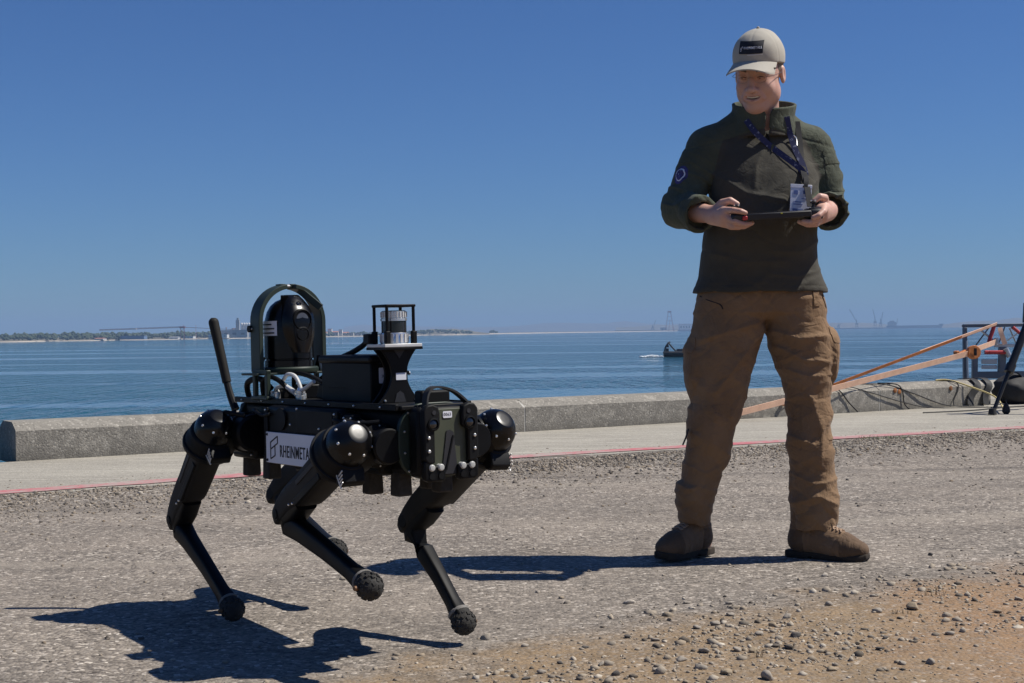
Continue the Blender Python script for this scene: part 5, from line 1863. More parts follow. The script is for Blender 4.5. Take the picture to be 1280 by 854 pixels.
m_patch = mat_basic('cap_patch', (.008, .009, .016), .8, 0, .15, 60, .1)
m_hair = cloth('hair_grey_brown', (.12, .09, .065), (.20, .16, .12), 500, .5)
m, nt, b = new_mat('skin')
k = NT(nt)
n = k.noise(28, 5, .6); n2 = k.noise(9, 3, .5); n3 = k.noise(240, 3, .6)
c = k.mix(k.rng(n2, .35, .65), (.50, .295, .225), (.58, .36, .28))
c = k.mix(k.rng(n, .45, .7, 0, .35), c, (.48, .215, .16))
k.l(c, b.inputs['Base Color'])
b.inputs['Roughness'].default_value = .5
b.inputs['Subsurface Weight'].default_value = .12
b.inputs['Subsurface Radius'].default_value = (.012, .005, .003)
k.l(k.bump(k.math('ADD', n3, n), .12, .002), b.inputs['Normal'])
m_skin = m
m_lip = mat_basic('lip_skin', (.40, .19, .155), .45, 0, .1, 60, .05)
m_lash_crease = mat_basic('lash_and_crease_shade', (.09, .045, .035), .7, 0, .1, 60, 0)  # dark colour for lashes and the painted shade of the lid crease
m_mouth = mat_basic('mouth_dark', (.05, .015, .012), .6, 0, .1, 60, 0)
m_teeth = mat_basic('teeth', (.62, .58, .50), .35, 0, .05, 60, 0)
m_eye = mat_basic('eye_dark', (.035, .025, .02), .15, 0, .2, 90, 0)
m_eyew = mat_basic('eye_white_shaded', (.22, .17, .15), .3, 0, .05, 60, 0)  # whites of the eyes darkened, their shading put into the colour
m_brow = mat_basic('eyebrow', (.12, .085, .06), .9, 0, .2, 200, .3)
m_gmetal = mat_basic('glasses_metal', (.30, .26, .22), .3, .9, .05, 60, 0)

# ------------------------------------------------------------ head frame
HC = A3(.860, 4.895, 1.676)
_yaw, _pit = R(26), R(18)
hf = np.array([-math.sin(_yaw) * math.cos(_pit), -math.cos(_yaw) * math.cos(_pit), -math.sin(_pit)])
hr = np.array([math.cos(_yaw), -math.sin(_yaw), 0.0])           # his left, picture right
hu = np.cross(hr, hf) * -1
if hu[2] < 0: hu = -hu
_tilt = R(-3)
hr, hu = hr * math.cos(_tilt) + hu * math.sin(_tilt), -hr * math.sin(_tilt) + hu * math.cos(_tilt)
HM = np.stack([hr, hf, hu], 1).astype(np.float32)                # columns: right, forward, up
def H(x, y, z): return Vector((HC + HM @ A3(x, y, z)).tolist())
def HL(x, y, z): return H(x, y, z) - PO
def to_head(P): return (P - HC) @ HM

def head_sdf(Q):
    d = ell(Q, (0, -.012, .040), (.076, .097, .092))
    d = smin(d, ell(Q, (0, .030, -.028), (.066, .062, .084)), .03)
    for s in (-1, 1):
        d = smin(d, ell(Q, (s * .047, .012, -.066), (.027, .036, .036)), .03)
        d = smin(d, ell(Q, (s * .036, .064, -.036), (.027, .024, .026)), .018)
    d = smin(d, ell(Q, (0, .064, -.099), (.031, .029, .024)), .032)
    d = smin(d, ell(Q, (0, .022, -.110), (.042, .046, .026)), .03)          # soft under-chin
    d = smin(d, rc(Q, (-.034, .080, .022), (.034, .080, .022), .014, .014), .016)
    for s in (-1, 1):
        d = smax(d, -ell(Q, (s * .031, .102, .000), (.021, .020, .014)), .012)
        d = smin(d, ell(Q, (s * .031, .0785, .001), (.0155, .0125, .0125)), .004)
        d = smin(d, rc(Q, (s * .020, .0895, .0075), (s * .043, .0835, .006), .0035, .0035), .004)
    # nose
    d = smin(d, rc(Q, (0, .088, .012), (0, .110, -.034), .009, .0125), .012)
    d = smin(d, ell(Q, (0, .116, -.036), (.0135, .013, .012)), .006)
    for s in (-1, 1):
        d = smin(d, ell(Q, (s * .0125, .101, -.039), (.0085, .011, .008)), .006)
        # fold from nose to mouth corner
        d = smin(d, rc(Q, (s * .020, .094, -.044), (s * .034, .080, -.070), .006, .006), .010)
    # mouth
    d = smin(d, ell(Q, (0, .080, -.066), (.034, .022, .022)), .012)
    d = smin(d, rc(Q, (-.018, .097, -.059), (.018, .097, -.059), .005, .005), .006)
    mo = ell(np.stack([Q[:, 0], Q[:, 1], Q[:, 2] - 6.0 * Q[:, 0] ** 2], 1), (0, .100, -.0675), (.028, .018, .0075))
    d = smax(d, -mo, .004)
    d = smin(d, rc(np.stack([Q[:, 0], Q[:, 1], Q[:, 2] - 6.0 * Q[:, 0] ** 2], 1), (-.016, .092, -.0775), (.016, .092, -.0775), .0055, .0055), .006)
    for s in (-1, 1):
        e = ell(Q, (s * .0795, -.014, -.008), (.009, .019, .031))
        e = smax(e, -ell(Q, (s * .090, -.010, -.004), (.008, .011, .019)), .006)
        d = smin(d, e, .008)
    return d

# ------------------------------------------------------------ arms and hands (world coordinates)
SHR, ELR, WRR = (.694, 4.978, 1.432), (.592, 4.935, 1.215), (.672, 4.765, 1.184)
SHL, ELL_, WRL = (1.054, 4.985, 1.430), (1.106, 4.955, 1.215), (1.064, 4.765, 1.193)
HAND_R = dict(
    palm=[((.672, 4.765, 1.184), .027), ((.694, 4.722, 1.180), .028), ((.706, 4.694, 1.176), .024)],
    edge=[((.676, 4.750, 1.170), .022), ((.704, 4.706, 1.156), .020)],
    fingers=[
        [((.702, 4.690, 1.192), .0120), ((.728, 4.652, 1.188), .0105), ((.751, 4.640, 1.183), .0095), ((.766, 4.642, 1.178), .0080)],      # index along the grip
        [((.708, 4.690, 1.172), .0125), ((.733, 4.655, 1.152), .0110), ((.762, 4.655, 1.142), .0098), ((.787, 4.668, 1.146), .0082)],
        [((.706, 4.702, 1.160), .0120), ((.735, 4.672, 1.138), .0108), ((.766, 4.674, 1.136), .0095), ((.795, 4.684, 1.148), .0080)],
        [((.702, 4.716, 1.152), .0110), ((.726, 4.692, 1.136), .0098), ((.752, 4.692, 1.134), .0088), ((.774, 4.700, 1.142), .0075)],
    ],
    thumb=[((.684, 4.742, 1.198), .0165), ((.702, 4.716, 1.218), .0135), ((.726, 4.700, 1.2245), .0115), ((.748, 4.694, 1.212), .0088)])
HAND_L = dict(
    palm=[((1.064, 4.765, 1.193), .027), ((1.040, 4.722, 1.190), .028), ((1.026, 4.694, 1.186), .024)],
    edge=[((1.060, 4.750, 1.178), .022), ((1.030, 4.706, 1.164), .020)],
    fingers=[
        [((1.034, 4.686, 1.194), .0125), ((1.022, 4.650, 1.180), .0110), ((1.004, 4.636, 1.166), .0098), ((.987, 4.638, 1.160), .0082)],
        [((1.028, 4.692, 1.178), .0125), ((1.006, 4.656, 1.156), .0110), ((.980, 4.654, 1.146), .0098), ((.960, 4.664, 1.150), .0082)],
        [((1.028, 4.704, 1.166), .0120), ((1.002, 4.674, 1.142), .0108), ((.974, 4.674, 1.140), .0095), ((.950, 4.682, 1.150), .0080)],
        [((1.030, 4.716, 1.158), .0110), ((1.008, 4.694, 1.142), .0098), ((.984, 4.692, 1.140), .0088), ((.964, 4.698, 1.148), .0075)],
    ],
    thumb=[((1.048, 4.742, 1.208), .0165), ((1.040, 4.712, 1.230), .0135), ((1.022, 4.698, 1.2335), .0115), ((1.002, 4.694, 1.219), .0088)])
def hand_sdf(P, Hd):
    d = chain(P, [p for p, r in Hd['palm']], [r for p, r in Hd['palm']])
    d = smin(d, chain(P, [p for p, r in Hd['edge']], [r for p, r in Hd['edge']]), .016)
    f_all = None
    for f in Hd['fingers']:
        e = chain(P, [p for p, r in f], [r for p, r in f])
        f_all = e if f_all is None else np.minimum(f_all, e)
    d = smin(d, f_all, .007)
    d = smin(d, chain(P, [p for p, r in Hd['thumb']], [r for p, r in Hd['thumb']]), .010)
    return d

def cull(P, d, fn, lo, hi, k, pad=.05):
    m = ((P > np.array(lo, np.float32) - pad) & (P < np.array(hi, np.float32) + pad)).all(1)
    if m.any():
        d[m] = smin(d[m], fn(P[m]), k)
    return d
LEG_R_ROWS = [(.10, .600, .686, 5.038, .045), (.22, .605, .695, 5.03, .055), (.388, .625, .745, 4.99, .065), (.50, .645, .775, 4.975, .07), (.69, .645, .83, 4.975, .09), (.80, .65, .868, 4.975, .10), (.95, .665, .90, 4.975, .11)]
LEG_L_ROWS = [(.10, .985, 1.07, 4.955, .045), (.22, .985, 1.095, 4.945, .055), (.388, .965, 1.09, 4.94, .065), (.50, .965, 1.095, 4.945, .07), (.69, .93, 1.10, 4.96, .09), (.80, .885, 1.095, 4.97, .10), (.95, .86, 1.075, 4.975, .11)]
def body_sdf(P):
    d = loft(P, [(.88, .675, 1.06, 4.975, .105), (1.0, .685, 1.045, 4.968, .115), (1.12, .69, 1.045, 4.962, .122), (1.3, .71, 1.05, 4.972, .108), (1.42, .72, 1.04, 4.982, .082), (1.50, .76, .99, 4.98, .062), (1.53, .80, .95, 4.97, .06)])
    d = smin(d, rc(P, (.875, 4.965, 1.49), H(0, -.012, -.055), .066, .060), .03)
    d = cull(P, d, lambda q: chain(q, [SHR, ELR, WRR], [.052, .042, .029]), (.5, 4.7, 1.1), (.75, 5.1, 1.55), .03)
    d = cull(P, d, lambda q: chain(q, [SHL, ELL_, WRL], [.052, .042, .029]), (1.0, 4.7, 1.1), (1.2, 5.1, 1.55), .03)
    d = cull(P, d, lambda q: hand_sdf(q, HAND_R), (.64, 4.6, 1.11), (.82, 4.8, 1.25), .012)
    d = cull(P, d, lambda q: hand_sdf(q, HAND_L), (.93, 4.6, 1.11), (1.1, 4.8, 1.26), .012)
    d = cull(P, d, lambda q: head_sdf(to_head(q)), (.7, 4.7, 1.48), (1.0, 5.05, 1.82), .012)
    lo = P[:, 2] < 1.0
    if lo.any():
        e = np.minimum(loft(P[lo], LEG_R_ROWS), loft(P[lo], LEG_L_ROWS))
        d[lo] = smin(d[lo], e, .03)
    f = P[:, 2] < .16
    if f.any():
        for heel, toe in (((.668, 5.053, .045), (.535, 4.945, .035)), ((1.0, 4.975, .045), (1.16, 4.83, .035))):
            d[f] = smin(d[f], rc(P[f], heel, toe, .035, .03), .02)
    return d
body = sculpt('body', body_sdf, (.50, 4.58, .0), (1.20, 5.12, 1.86), .0030, m_skin, smooth_it=1)

# ---- face details
def head_ell(c, r, name, mat, par=man, rotz=0.0):
    q = MB(); q.sphere((0, 0, 0), 1, 14, 9)
    vs = []
    for p in q.v:
        x, y, z = p[0] * r[0], p[1] * r[1], p[2] * r[2]
        x, z = x * math.cos(rotz) - z * math.sin(rotz), x * math.sin(rotz) + z * math.cos(rotz)
        vs.append(HL(c[0] + x, c[1] + y, c[2] + z))
    q.v = vs
    return q.build(name, mat, par)
for s in (-1, 1):
    head_ell((s * .031, .0842, -.0008), (.0110, .0062, .0021), 'eye', m_eyew, rotz=-s * .10)
    head_ell((s * .031 - .003, .0872, -.0012), (.0046, .0040, .0021), 'iris', m_eye)
    q = MB(); q.tube([HL(s * .017, .0945, .0215), HL(s * .031, .0935, .0275), HL(s * .047, .083, .0225)], .0035, 7, 4, [.003, .0042, .002]); q.build('eyebrow', m_brow, man)
    q = MB(); q.tube([HL(s * .0185, .0905, .0012), HL(s * .031, .0935, .0042), HL(s * .0445, .0855, -.0002)], .0013, 6, 4, [.0008, .0016, .0008]); q.build('eyelid_line', m_lash_crease, man)
    q = MB(); q.tube([HL(s * .020, .0895, -.0035), HL(s * .031, .0915, -.0052), HL(s * .043, .0850, -.0035)], .0009, 6, 4); q.build('lower_lid_line', m_lip, man)
q = MB()
rr = []
for i in range(9):
    x = -.021 + .042 * i / 8
    z = -.0665 + 6.0 * x * x
    y = .0945 - 9 * x * x
    rr.append([HL(x, y, z + .0045), HL(x, y + .001, z + .001), HL(x, y, z - .0015), HL(x, y - .006, z)])
q.rings(rr); q.build('teeth', m_teeth, man)
head_ell((0, .083, -.066), (.024, .006, .007), 'mouth_shade', m_mouth)  # dark blob behind the teeth, shade inside the mouth put in as colour
for zz, yy, r_, nm in ((-.0770, .0965, .0036, 'lower_lip'), (-.0605, .0995, .0021, 'upper_lip')):
    q = MB(); q.tube([HL(x, yy - 12 * x * x, zz + 7.0 * x * x) for x in (-.023, -.012, 0, .012, .023)], r_, 8, 4, [.0012, r_, r_ * 1.05, r_, .0012]); q.build(nm, m_lip, man)
# thin metal spectacles
gl_ = MB()
for s in (-1, 1):
    gl_.tube([HL(s * (.031 + .021 * math.cos(a)), .1035 - .010 * abs(math.cos(a)) * (1 if math.cos(a) > 0 else 0), -.001 + .0150 * math.sin(a)) for a in [math.pi * 2 * i / 16 for i in range(17)]], .0005, 5, 1)
    gl_.tube([HL(s * .052, .093, .003), HL(s * .072, .075, .004), HL(s * .080, .01, .004), HL(s * .081, -.014, .006)], .0010, 5, 4)
gl_.tube([HL(-.010, .104, .001), HL(0, .107, .004), HL(.010, .104, .001)], .0009, 5, 4)
gl_.build('glasses', m_gmetal, man)

# ---- hair at the sides and back
def hair_sdf(P):
    Q = to_head(P)
    d = ell(Q, (0, -.016, .038), (.0795, .0985, .094))
    d = smax(d, Q[:, 2] - .075, .006)
    d = smax(d, -(Q[:, 2] + .022 + .35 * np.minimum(Q[:, 1] + .03, .0)), .006)
    d = smax(d, Q[:, 1] - .030 + (Q[:, 2]) * .15, .006)
    return d + .0015 * vnoise(P * 220, 3)
sculpt('hair', hair_sdf, (.72, 4.78, 1.58), (.99, 5.05, 1.80), .004, m_hair)

# ---- cap
def cap_sdf(P):
    Q = to_head(P)
    d = ell(Q, (0, -.012, .052), (.0865, .1075, .1010))
    d = smin(d, ell(Q, (0, .028, .070), (.070, .066, .066)), .03)
    d = smax(d, -(Q[:, 2] - .034 - .18 * np.clip(Q[:, 1], -.06, .1)), .003)
    # seams
    ang = np.arctan2(Q[:, 0], Q[:, 1] + .01)
    for a0 in (0, 1.05, -1.05, 2.1, -2.1, 3.14):
        dd = np.abs(np.angle(np.exp(1j * (ang - a0)))) * np.sqrt(Q[:, 0] ** 2 + (Q[:, 1] + .01) ** 2)
        d = d + .0010 * np.exp(-(dd / .003) ** 2)
    return d + .0008 * vnoise(P * 40, 5)
cap = sculpt('cap', cap_sdf, (.70, 4.72, 1.62), (1.0, 5.06, 1.88), .003, m_cap)
cap['label'] = 'light tan baseball cap with a black name patch'
# visor
top, bot = [], []
nx_, ny_ = 22, 8
for j in range(ny_ + 1):
    t = j / ny_
    for i in range(nx_ + 1):
        s = -1 + 2 * i / nx_
        a = s * 1.18
        bx, by = math.sin(a) * .0805, -.010 + math.cos(a) * .108
        ex, ey = s * .083,   .108 + .058 * math.sqrt(max(0, 1 - abs(s) ** 3.2))
        x = bx + (ex - bx) * t; y = by + (ey - by) * t
        z = .060 - .026 * (abs(x) / .083) ** 2.2 * (.5 + .5 * t) - .018 * t
        top.append(HL(x, y, z)); bot.append(HL(x, y, z - .0045))
vs = top + bot
fs = []
W_ = nx_ + 1; O_ = len(top)
for j in range(ny_):
    for i in range(nx_):
        a = j * W_ + i
        fs.append((a, a + 1, a + W_ + 1, a + W_)); fs.append((O_ + a, O_ + a + W_, O_ + a + W_ + 1, O_ + a + 1))
bd = [i for i in range(W_)] + [j * W_ + nx_ for j in range(1, ny_ + 1)] + [ny_ * W_ + i for i in range(nx_ - 1, -1, -1)] + [j * W_ for j in range(ny_ - 1, 0, -1)]
for a, c in zip(bd, bd[1:] + bd[:1]):
    fs.append((a, O_ + a, O_ + c, c))
MB().add(vs, fs).build('visor', m_cap, cap, angle=50)
q = MB(); q.sphere(HL(0, -.014, .153), .006, 10, 6); q.build('top_button', m_cap, cap)
# patch on the front panel, bent round it
_cy = np.linspace(.14, .04, 201).astype(np.float32)
def capf(x, z):
    Q_ = np.stack([np.full(201, x, np.float32), _cy, np.full(201, z, np.float32)], 1)
    d_ = cap_sdf((HC + Q_ @ HM.T).astype(np.float32))
    return float(_cy[np.argmax(d_ < 0)]) if (d_ < 0).any() else .05
def cap_panel(x0, x1, z0, z1, th, n_, name, mat, par, lift=.0):
    q = MB(); rr = []; m_ = 7
    for i in range(n_ + 1):
        x = x0 + (x1 - x0) * i / n_
        ys = [capf(x, z0 + (z1 - z0) * j / m_) + lift for j in range(m_ + 1)]
        zs = [z0 + (z1 - z0) * j / m_ for j in range(m_ + 1)]
        rr.append([HL(x, ys[0] - .004, z0)] + [HL(x, ys[j] + th, zs[j]) for j in range(m_ + 1)] + [HL(x, ys[-1] - .004, z1)])
    q.rings(rr)
    return q.build(name, mat, par)
pt_ = cap_panel(-.041, .041, .082, .122, .003, 10, 'cap_patch', m_patch, cap)
fwd = H(0, 1, 0) - H(0, 0, 0)
def patch_text(txt, size, x0, z0, sx):
    cu = bpy.data.curves.new('txt', 'FONT'); cu.body = txt; cu.size = size; cu.extrude = .0004; cu.align_y = 'CENTER'; cu.resolution_u = 2; cu.offset = .00005; cu.space_character = 1.08
    to = bpy.data.objects.new('txt', cu); COL.objects.link(to)
    me = bpy.data.meshes.new_from_object(to.evaluated_get(bpy.context.evaluated_depsgraph_get())); bpy.data.objects.remove(to)
    cache = {}
    for v in me.vertices:
        x, z = x0 + v.co.x * sx, z0 + v.co.y
        key = (round(x, 3), round(z, 3))
        if key not in cache: cache[key] = capf(*key)
        v.co = HL(x, cache[key] + .0040 + v.co.z, z)
    me.materials.clear(); me.materials.append(m_white)
    o = bpy.data.objects.new('patch_lettering', me); COL.objects.link(o); o.parent = cap
patch_text('RHEINMETALL', .0110, -.024, .101, .84)
q = MB()
for a, c in (((-.035, .100), (-.028, .106)), ((-.028, .106), (-.028, .102)), ((-.028, .102), (-.035, .096)), ((-.035, .100), (-.035, .090)), ((-.035, .090), (-.031, .093)), ((-.031, .093), (-.031, .099))):
    q.bar(HL(a[0], capf(*a) + .0042, a[1]), HL(c[0], capf(*c) + .0042, c[1]), .0009, .0009)
q.build('patch_logo', m_white, cap)
cap_panel(-.010, .040, .0775, .0792, .0024, 6, 'patch_edge', m_white, cap)
q = MB(); q.box(H(.080, .090, .030) - PO, (.007, .003, .004)); q.build('visor_tag', m_dark, cap)

# ------------------------------------------------------------ shirt
def collar_band(P):
    d = loft(P, [(1.47, .765, .995, 4.968, .100), (1.53, .784, .986, 4.960, .094), (1.575, .782, .994, 4.956, .096), (1.605, .778, 1.000, 4.955, .100)], cap=False)
    d = np.abs(d) - .0055
    zt = 1.574 + .036 * np.clip((P[:, 1] - 4.93) / .12, -1, 1)
    d = smax(d, P[:, 2] - zt, .004)
    d = np.maximum(d, 1.46 - P[:, 2])
    # open front
    gap = np.abs(P[:, 0] - (.882 + .05 * (P[:, 2] - 1.5))) - (.006 + .50 * np.maximum(0, P[:, 2] - 1.532))
    front = P[:, 1] < 4.95
    d = np.where(front, smax(d, -gap, .004), d)
    return d
def shirt_sdf(P):
    x, y, z = P[:, 0], P[:, 1], P[:, 2]
    d = loft(P, [(.926, .634, 1.100, 4.974, .145), (.938, .636, 1.101, 4.974, .146), (.955, .644, 1.092, 4.973, .145), (.98, .655, 1.080, 4.970, .138), (1.03, .663, 1.068, 4.966, .140), (1.10, .670, 1.062, 4.956, .150), (1.18, .684, 1.066, 4.954, .152), (1.25, .694, 1.072, 4.956, .147),
                 (1.33, .690, 1.078, 4.966, .134), (1.40, .690, 1.065, 4.976, .114), (1.46, .715, 1.038, 4.982, .092), (1.51, .762, .998, 4.982, .078), (1.55, .80, .965, 4.980, .065)], 2.2)
    d = smin(d, rc(P, (.725, 4.980, 1.452), (.80, 4.976, 1.510), .058, .052), .04)
    d = smin(d, rc(P, (1.022, 4.984, 1.452), (.955, 4.978, 1.508), .058, .052), .04)
    cufR = (.634, 4.832, 1.192); cufL = (1.084, 4.838, 1.196)
    aR = chain(P, [SHR, (.634, 4.957, 1.32), ELR, cufR], [.077, .067, .065, .058])
    aL = chain(P, [SHL, (1.090, 4.972, 1.32), ELL_, cufL], [.076, .066, .063, .058])
    # rolled cuffs: ring, hollow towards the hand
    for cf, wr, el in ((cufR, WRR, ELR), (cufL, WRL, ELL_)):
        dirv = np.array(wr) - np.array(el); dirv = (dirv / np.linalg.norm(dirv)).astype(np.float32)
        s = (P - np.array(cf, np.float32)) @ dirv
        rad = np.linalg.norm(P - np.array(cf, np.float32) - s[:, None] * dirv, axis=1)
        ring = np.maximum(np.abs(s - .004 - .10 * (P[:, 2] - cf[2])) - .018, np.abs(rad - .056) - .004) - .003
        hole = np.maximum(rad - .051, -s - .012)
        if cf is cufR:
            aR = smax(aR, s - .02, .008); aR = smin(aR, ring, .008); aR = smax(aR, -hole, .006)
        else:
            aL = smax(aL, s - .02, .008); aL = smin(aL, ring, .008); aL = smax(aL, -hole, .006)
    # sleeve wrinkles, strongest round the elbows
    nr = ridge(np.stack([x * 9, y * 9, z * 26 + x * 14], 1), 11)
    nl = ridge(np.stack([x * 9, y * 9, z * 26 - x * 16], 1), 17)
    wr_ = np.exp(-((z - 1.25) / .10) ** 2)
    aR = aR - .0085 * np.maximum(nr - .25, 0) * (.25 + wr_)
    aL = aL - .0085 * np.maximum(nl - .25, 0) * (.25 + wr_)
    aR = aR + .0035 * groove(np.stack([x * 12, y * 10, z * 20 + x * 18], 1), 51, 7)
    aL = aL + .0035 * groove(np.stack([x * 12, y * 10, z * 20 - x * 18], 1), 53, 7)
    ka = .006 + .022 * np.clip((z - 1.30) / .06, 0, 1)
    d = smin(d, aR, ka)
    d = smin(d, aL, ka)
    # torso folds
    t1 = ridge(np.stack([x * 5 + z * 3, y * 5, z * 11 - x * 6], 1), 5)
    d = d - .0055 * np.maximum(t1 - .35, 0) * np.clip((1.45 - z) / .1, 0, 1)
    d = d + .0030 * groove(np.stack([x * 7 + z * 5, y * 5, z * 10 - x * 5], 1), 61, 8) * np.clip((1.42 - z) / .1, 0, 1)
    d = d - crease(P, [(.70, 1.335), (.80, 1.26), (.93, 1.235)], .016, .006)
    d = d - crease(P, [(1.08, 1.33), (1.02, 1.27), (.97, 1.18)], .016, .006)
    d = d - crease(P, [(.69, 1.06), (.80, 1.025), (.93, 1.03)], .014, .005)
    d = d - crease(P, [(1.06, 1.10), (.99, 1.06), (.90, 1.06)], .014, .005)
    d = d - crease(P, [(1.07, 1.0), (.98, .975), (.88, .985)], .012, .005)
    d = d - crease(P, [(.88, 1.44), (.84, 1.36), (.83, 1.28)], .014, .004)
    d = smin(d, collar_band(P), .006)
    # hem stitch and yoke seam
    d = d + .0016 * np.exp(-((z - .948 + .02 * (x - .87)) / .003) ** 2)
    d = d + .0022 * np.exp(-((z - 1.485 + .25 * np.abs(x - .875)) / .004) ** 2) * (y < 4.95)
    # neck opening and hollow underside
    d = smax(d, -rc(P, (.878, 4.935, 1.530), H(0, 0, -.05), .056, .078), .008)
    d = smax(d, -(np.maximum(loft(P, [(.88, .642, 1.090, 4.973, .1355), (.915, .642, 1.090, 4.973, .1355)], 2.2, False), z - .936)), .003)
    return d
def shirt_mat(c):
    x, y, z = c[:, 0], c[:, 1], c[:, 2]
    aR = chain(c.astype(np.float32), [SHR, (.634, 4.957, 1.32), ELR, (.64, 4.82, 1.19)], [.078, .071, .073, .073])
    aL = chain(c.astype(np.float32), [SHL, (1.090, 4.972, 1.32), ELL_, (1.08, 4.82, 1.19)], [.077, .070, .073, .073])
    yoke = (z > 1.487 - .25 * np.abs(x - .875))
    return ((aR < .006) | (aL < .006) | yoke).astype(int)
shirt = sculpt('shirt', shirt_sdf, (.48, 4.74, .87), (1.22, 5.16, 1.66), .0034, [m_shirt, m_sleeve], smooth_it=1, matfn=shirt_mat)
shirt['label'] = 'olive combat shirt with dark torso and green rolled sleeves'
# zip, chest pull tab, sleeve badge, sleeve pockets
def front_y(fn, x, z, y0=4.70, y1=5.0):
    ys = np.linspace(y0, y1, 241).astype(np.float32)
    P_ = np.stack([np.full(241, x, np.float32), ys, np.full(241, z, np.float32)], 1)
    d = fn(P_)
    i = np.argmax(d < 0)
    return float(ys[i])
def conform(fn, c, n_, poly_w, poly_h, th, name, mat, par, rnd=.3, roll_=0.0, nu=14, nv=10, lift=0.0, ell_=False):
    """patch of cloth that follows the surface below it"""
    n_ = Vector(n_).normalized(); up_ = Vector((0, 0, 1)); X_ = up_.cross(n_).normalized(); Y_ = n_.cross(X_)
    X_, Y_ = X_ * math.cos(roll_) + Y_ * math.sin(roll_), Y_ * math.cos(roll_) - X_ * math.sin(roll_)
    grid = []
    for j in range(nv + 1):
        for i in range(nu + 1):
            u, v = -1 + 2 * i / nu, -1 + 2 * j / nv
            if ell_:
                a_, b_ = u * math.sqrt(1 - v * v / 2), v * math.sqrt(1 - u * u / 2)
            else:
                a_, b_ = u * (1 - rnd * .12 * v ** 6), v * (1 - rnd * .12 * u ** 6)
            grid.append(Vector(c) + X_ * (a_ * poly_w / 2) + Y_ * (b_ * poly_h / 2))
    G = np.array([g_[:] for g_ in grid], np.float32)
    t = np.full(len(G), .06, np.float32); done = np.zeros(len(G), bool)
    nn = np.array(n_[:], np.float32)
    for st_ in np.arange(.06, -.08, -.0015):
        dd = fn((G + nn * st_).astype(np.float32))
        hit = (dd < 0) & ~done
        t[hit] = st_; done |= hit
    t[~done] = t[done].min() - .012 if done.any() else 0
    S_ = G + nn * t[:, None]
    top_ = [Vector(p) + n_ * (th + lift) - PO for p in S_.tolist()]; bot_ = [Vector(p) - n_ * .004 - PO for p in S_.tolist()]
    W2 = nu + 1; O2 = len(top_); fs_ = []
    for j in range(nv):
        for i in range(nu):
            a_ = j * W2 + i
            fs_.append((a_, a_ + 1, a_ + W2 + 1, a_ + W2)); fs_.append((O2 + a_, O2 + a_ + W2, O2 + a_ + W2 + 1, O2 + a_ + 1))
    bd2 = [i for i in range(W2)] + [j * W2 + nu for j in range(1, nv + 1)] + [nv * W2 + i for i in range(nu - 1, -1, -1)] + [j * W2 for j in range(nv - 1, 0, -1)]
    for a_, c_ in zip(bd2, bd2[1:] + bd2[:1]): fs_.append((a_, O2 + a_, O2 + c_, c_))
    return MB().add(top_ + bot_, fs_).build(name, mat, par, angle=50)
q = MB(); q.tube([Vector((x, front_y(shirt_sdf, x, z) - .001, z)) - PO for x, z in ((.882, 1.50), (.886, 1.47), (.890, 1.44), (.895, 1.40))], .003, 6, 4); q.build('zip', m_dark, shirt)
q = MB(); q.box(Vector((.898, front_y(shirt_sdf, .898, 1.415) - .004, 1.415)) - PO, (.010, .003, .028), (0, .2, 0)); q.build('zip_pull', m_sleeve, shirt)
m_badge = mat_basic('badge_blue', (.05, .045, .16), .8, 0, .5, 120, .1)
sbd = conform(shirt_sdf, (.575, 4.90, 1.335), (-.80, -.58, .10), .052, .066, .002, 'sleeve_badge', m_badge, shirt, ell_=True)
conform(shirt_sdf, (.575, 4.90, 1.335), (-.80, -.58, .10), .036, .046, .0028, 'badge_ring', m_white, sbd, ell_=True)
conform(shirt_sdf, (.575, 4.90, 1.335), (-.80, -.58, .10), .028, .038, .0036, 'badge_emblem', m_badge, sbd, ell_=True)
conform(shirt_sdf, (.600, 4.90, 1.405), (-.70, -.62, .30), .075, .05, .003, 'sleeve_pocket_flap', m_sleeve, shirt)
conform(shirt_sdf, (1.125, 4.92, 1.395), (.72, -.62, .28), .075, .05, .003, 'sleeve_pocket_flap', m_sleeve, shirt)
conform(shirt_sdf, (1.135, 4.91, 1.315), (.82, -.56, .10), .07, .085, .0025, 'sleeve_pocket', m_sleeve, shirt)

# ------------------------------------------------------------ trousers
TL_ROWS = [(.116, .584, .688, 5.030, .064), (.135, .577, .692, 5.028, .071), (.165, .574, .702, 5.022, .077), (.22, .570, .716, 5.015, .083), (.275, .583, .735, 5.008, .083), (.388, .603, .764, 4.992, .084), (.47, .613, .786, 4.98, .087), (.555, .624, .812, 4.975, .092),
           (.62, .622, .832, 4.975, .100), (.69, .617, .850, 4.975, .107), (.79, .622, .880, 4.975, .116), (.86, .640, .90, 4.975, .118), (.90, .645, .91, 4.975, .123), (.945, .660, .92, 4.975, .120)]
TR_ROWS = [(.104, .980, 1.112, 4.940, .066), (.125, .974, 1.118, 4.938, .073), (.165, .968, 1.120, 4.938, .080), (.215, .962, 1.124, 4.940, .085), (.25, .955, 1.126, 4.940, .086), (.29, .962, 1.118, 4.940, .083), (.384, .950, 1.111, 4.942, .085), (.495, .952, 1.111, 4.948, .088), (.577, .940, 1.112, 4.955, .094),
           (.635, .930, 1.116, 4.96, .101), (.70, .912, 1.120, 4.965, .107), (.774, .888, 1.118, 4.97, .114), (.86, .862, 1.098, 4.975, .118), (.90, .845, 1.092, 4.975, .123), (.945, .83, 1.076, 4.975, .120)]
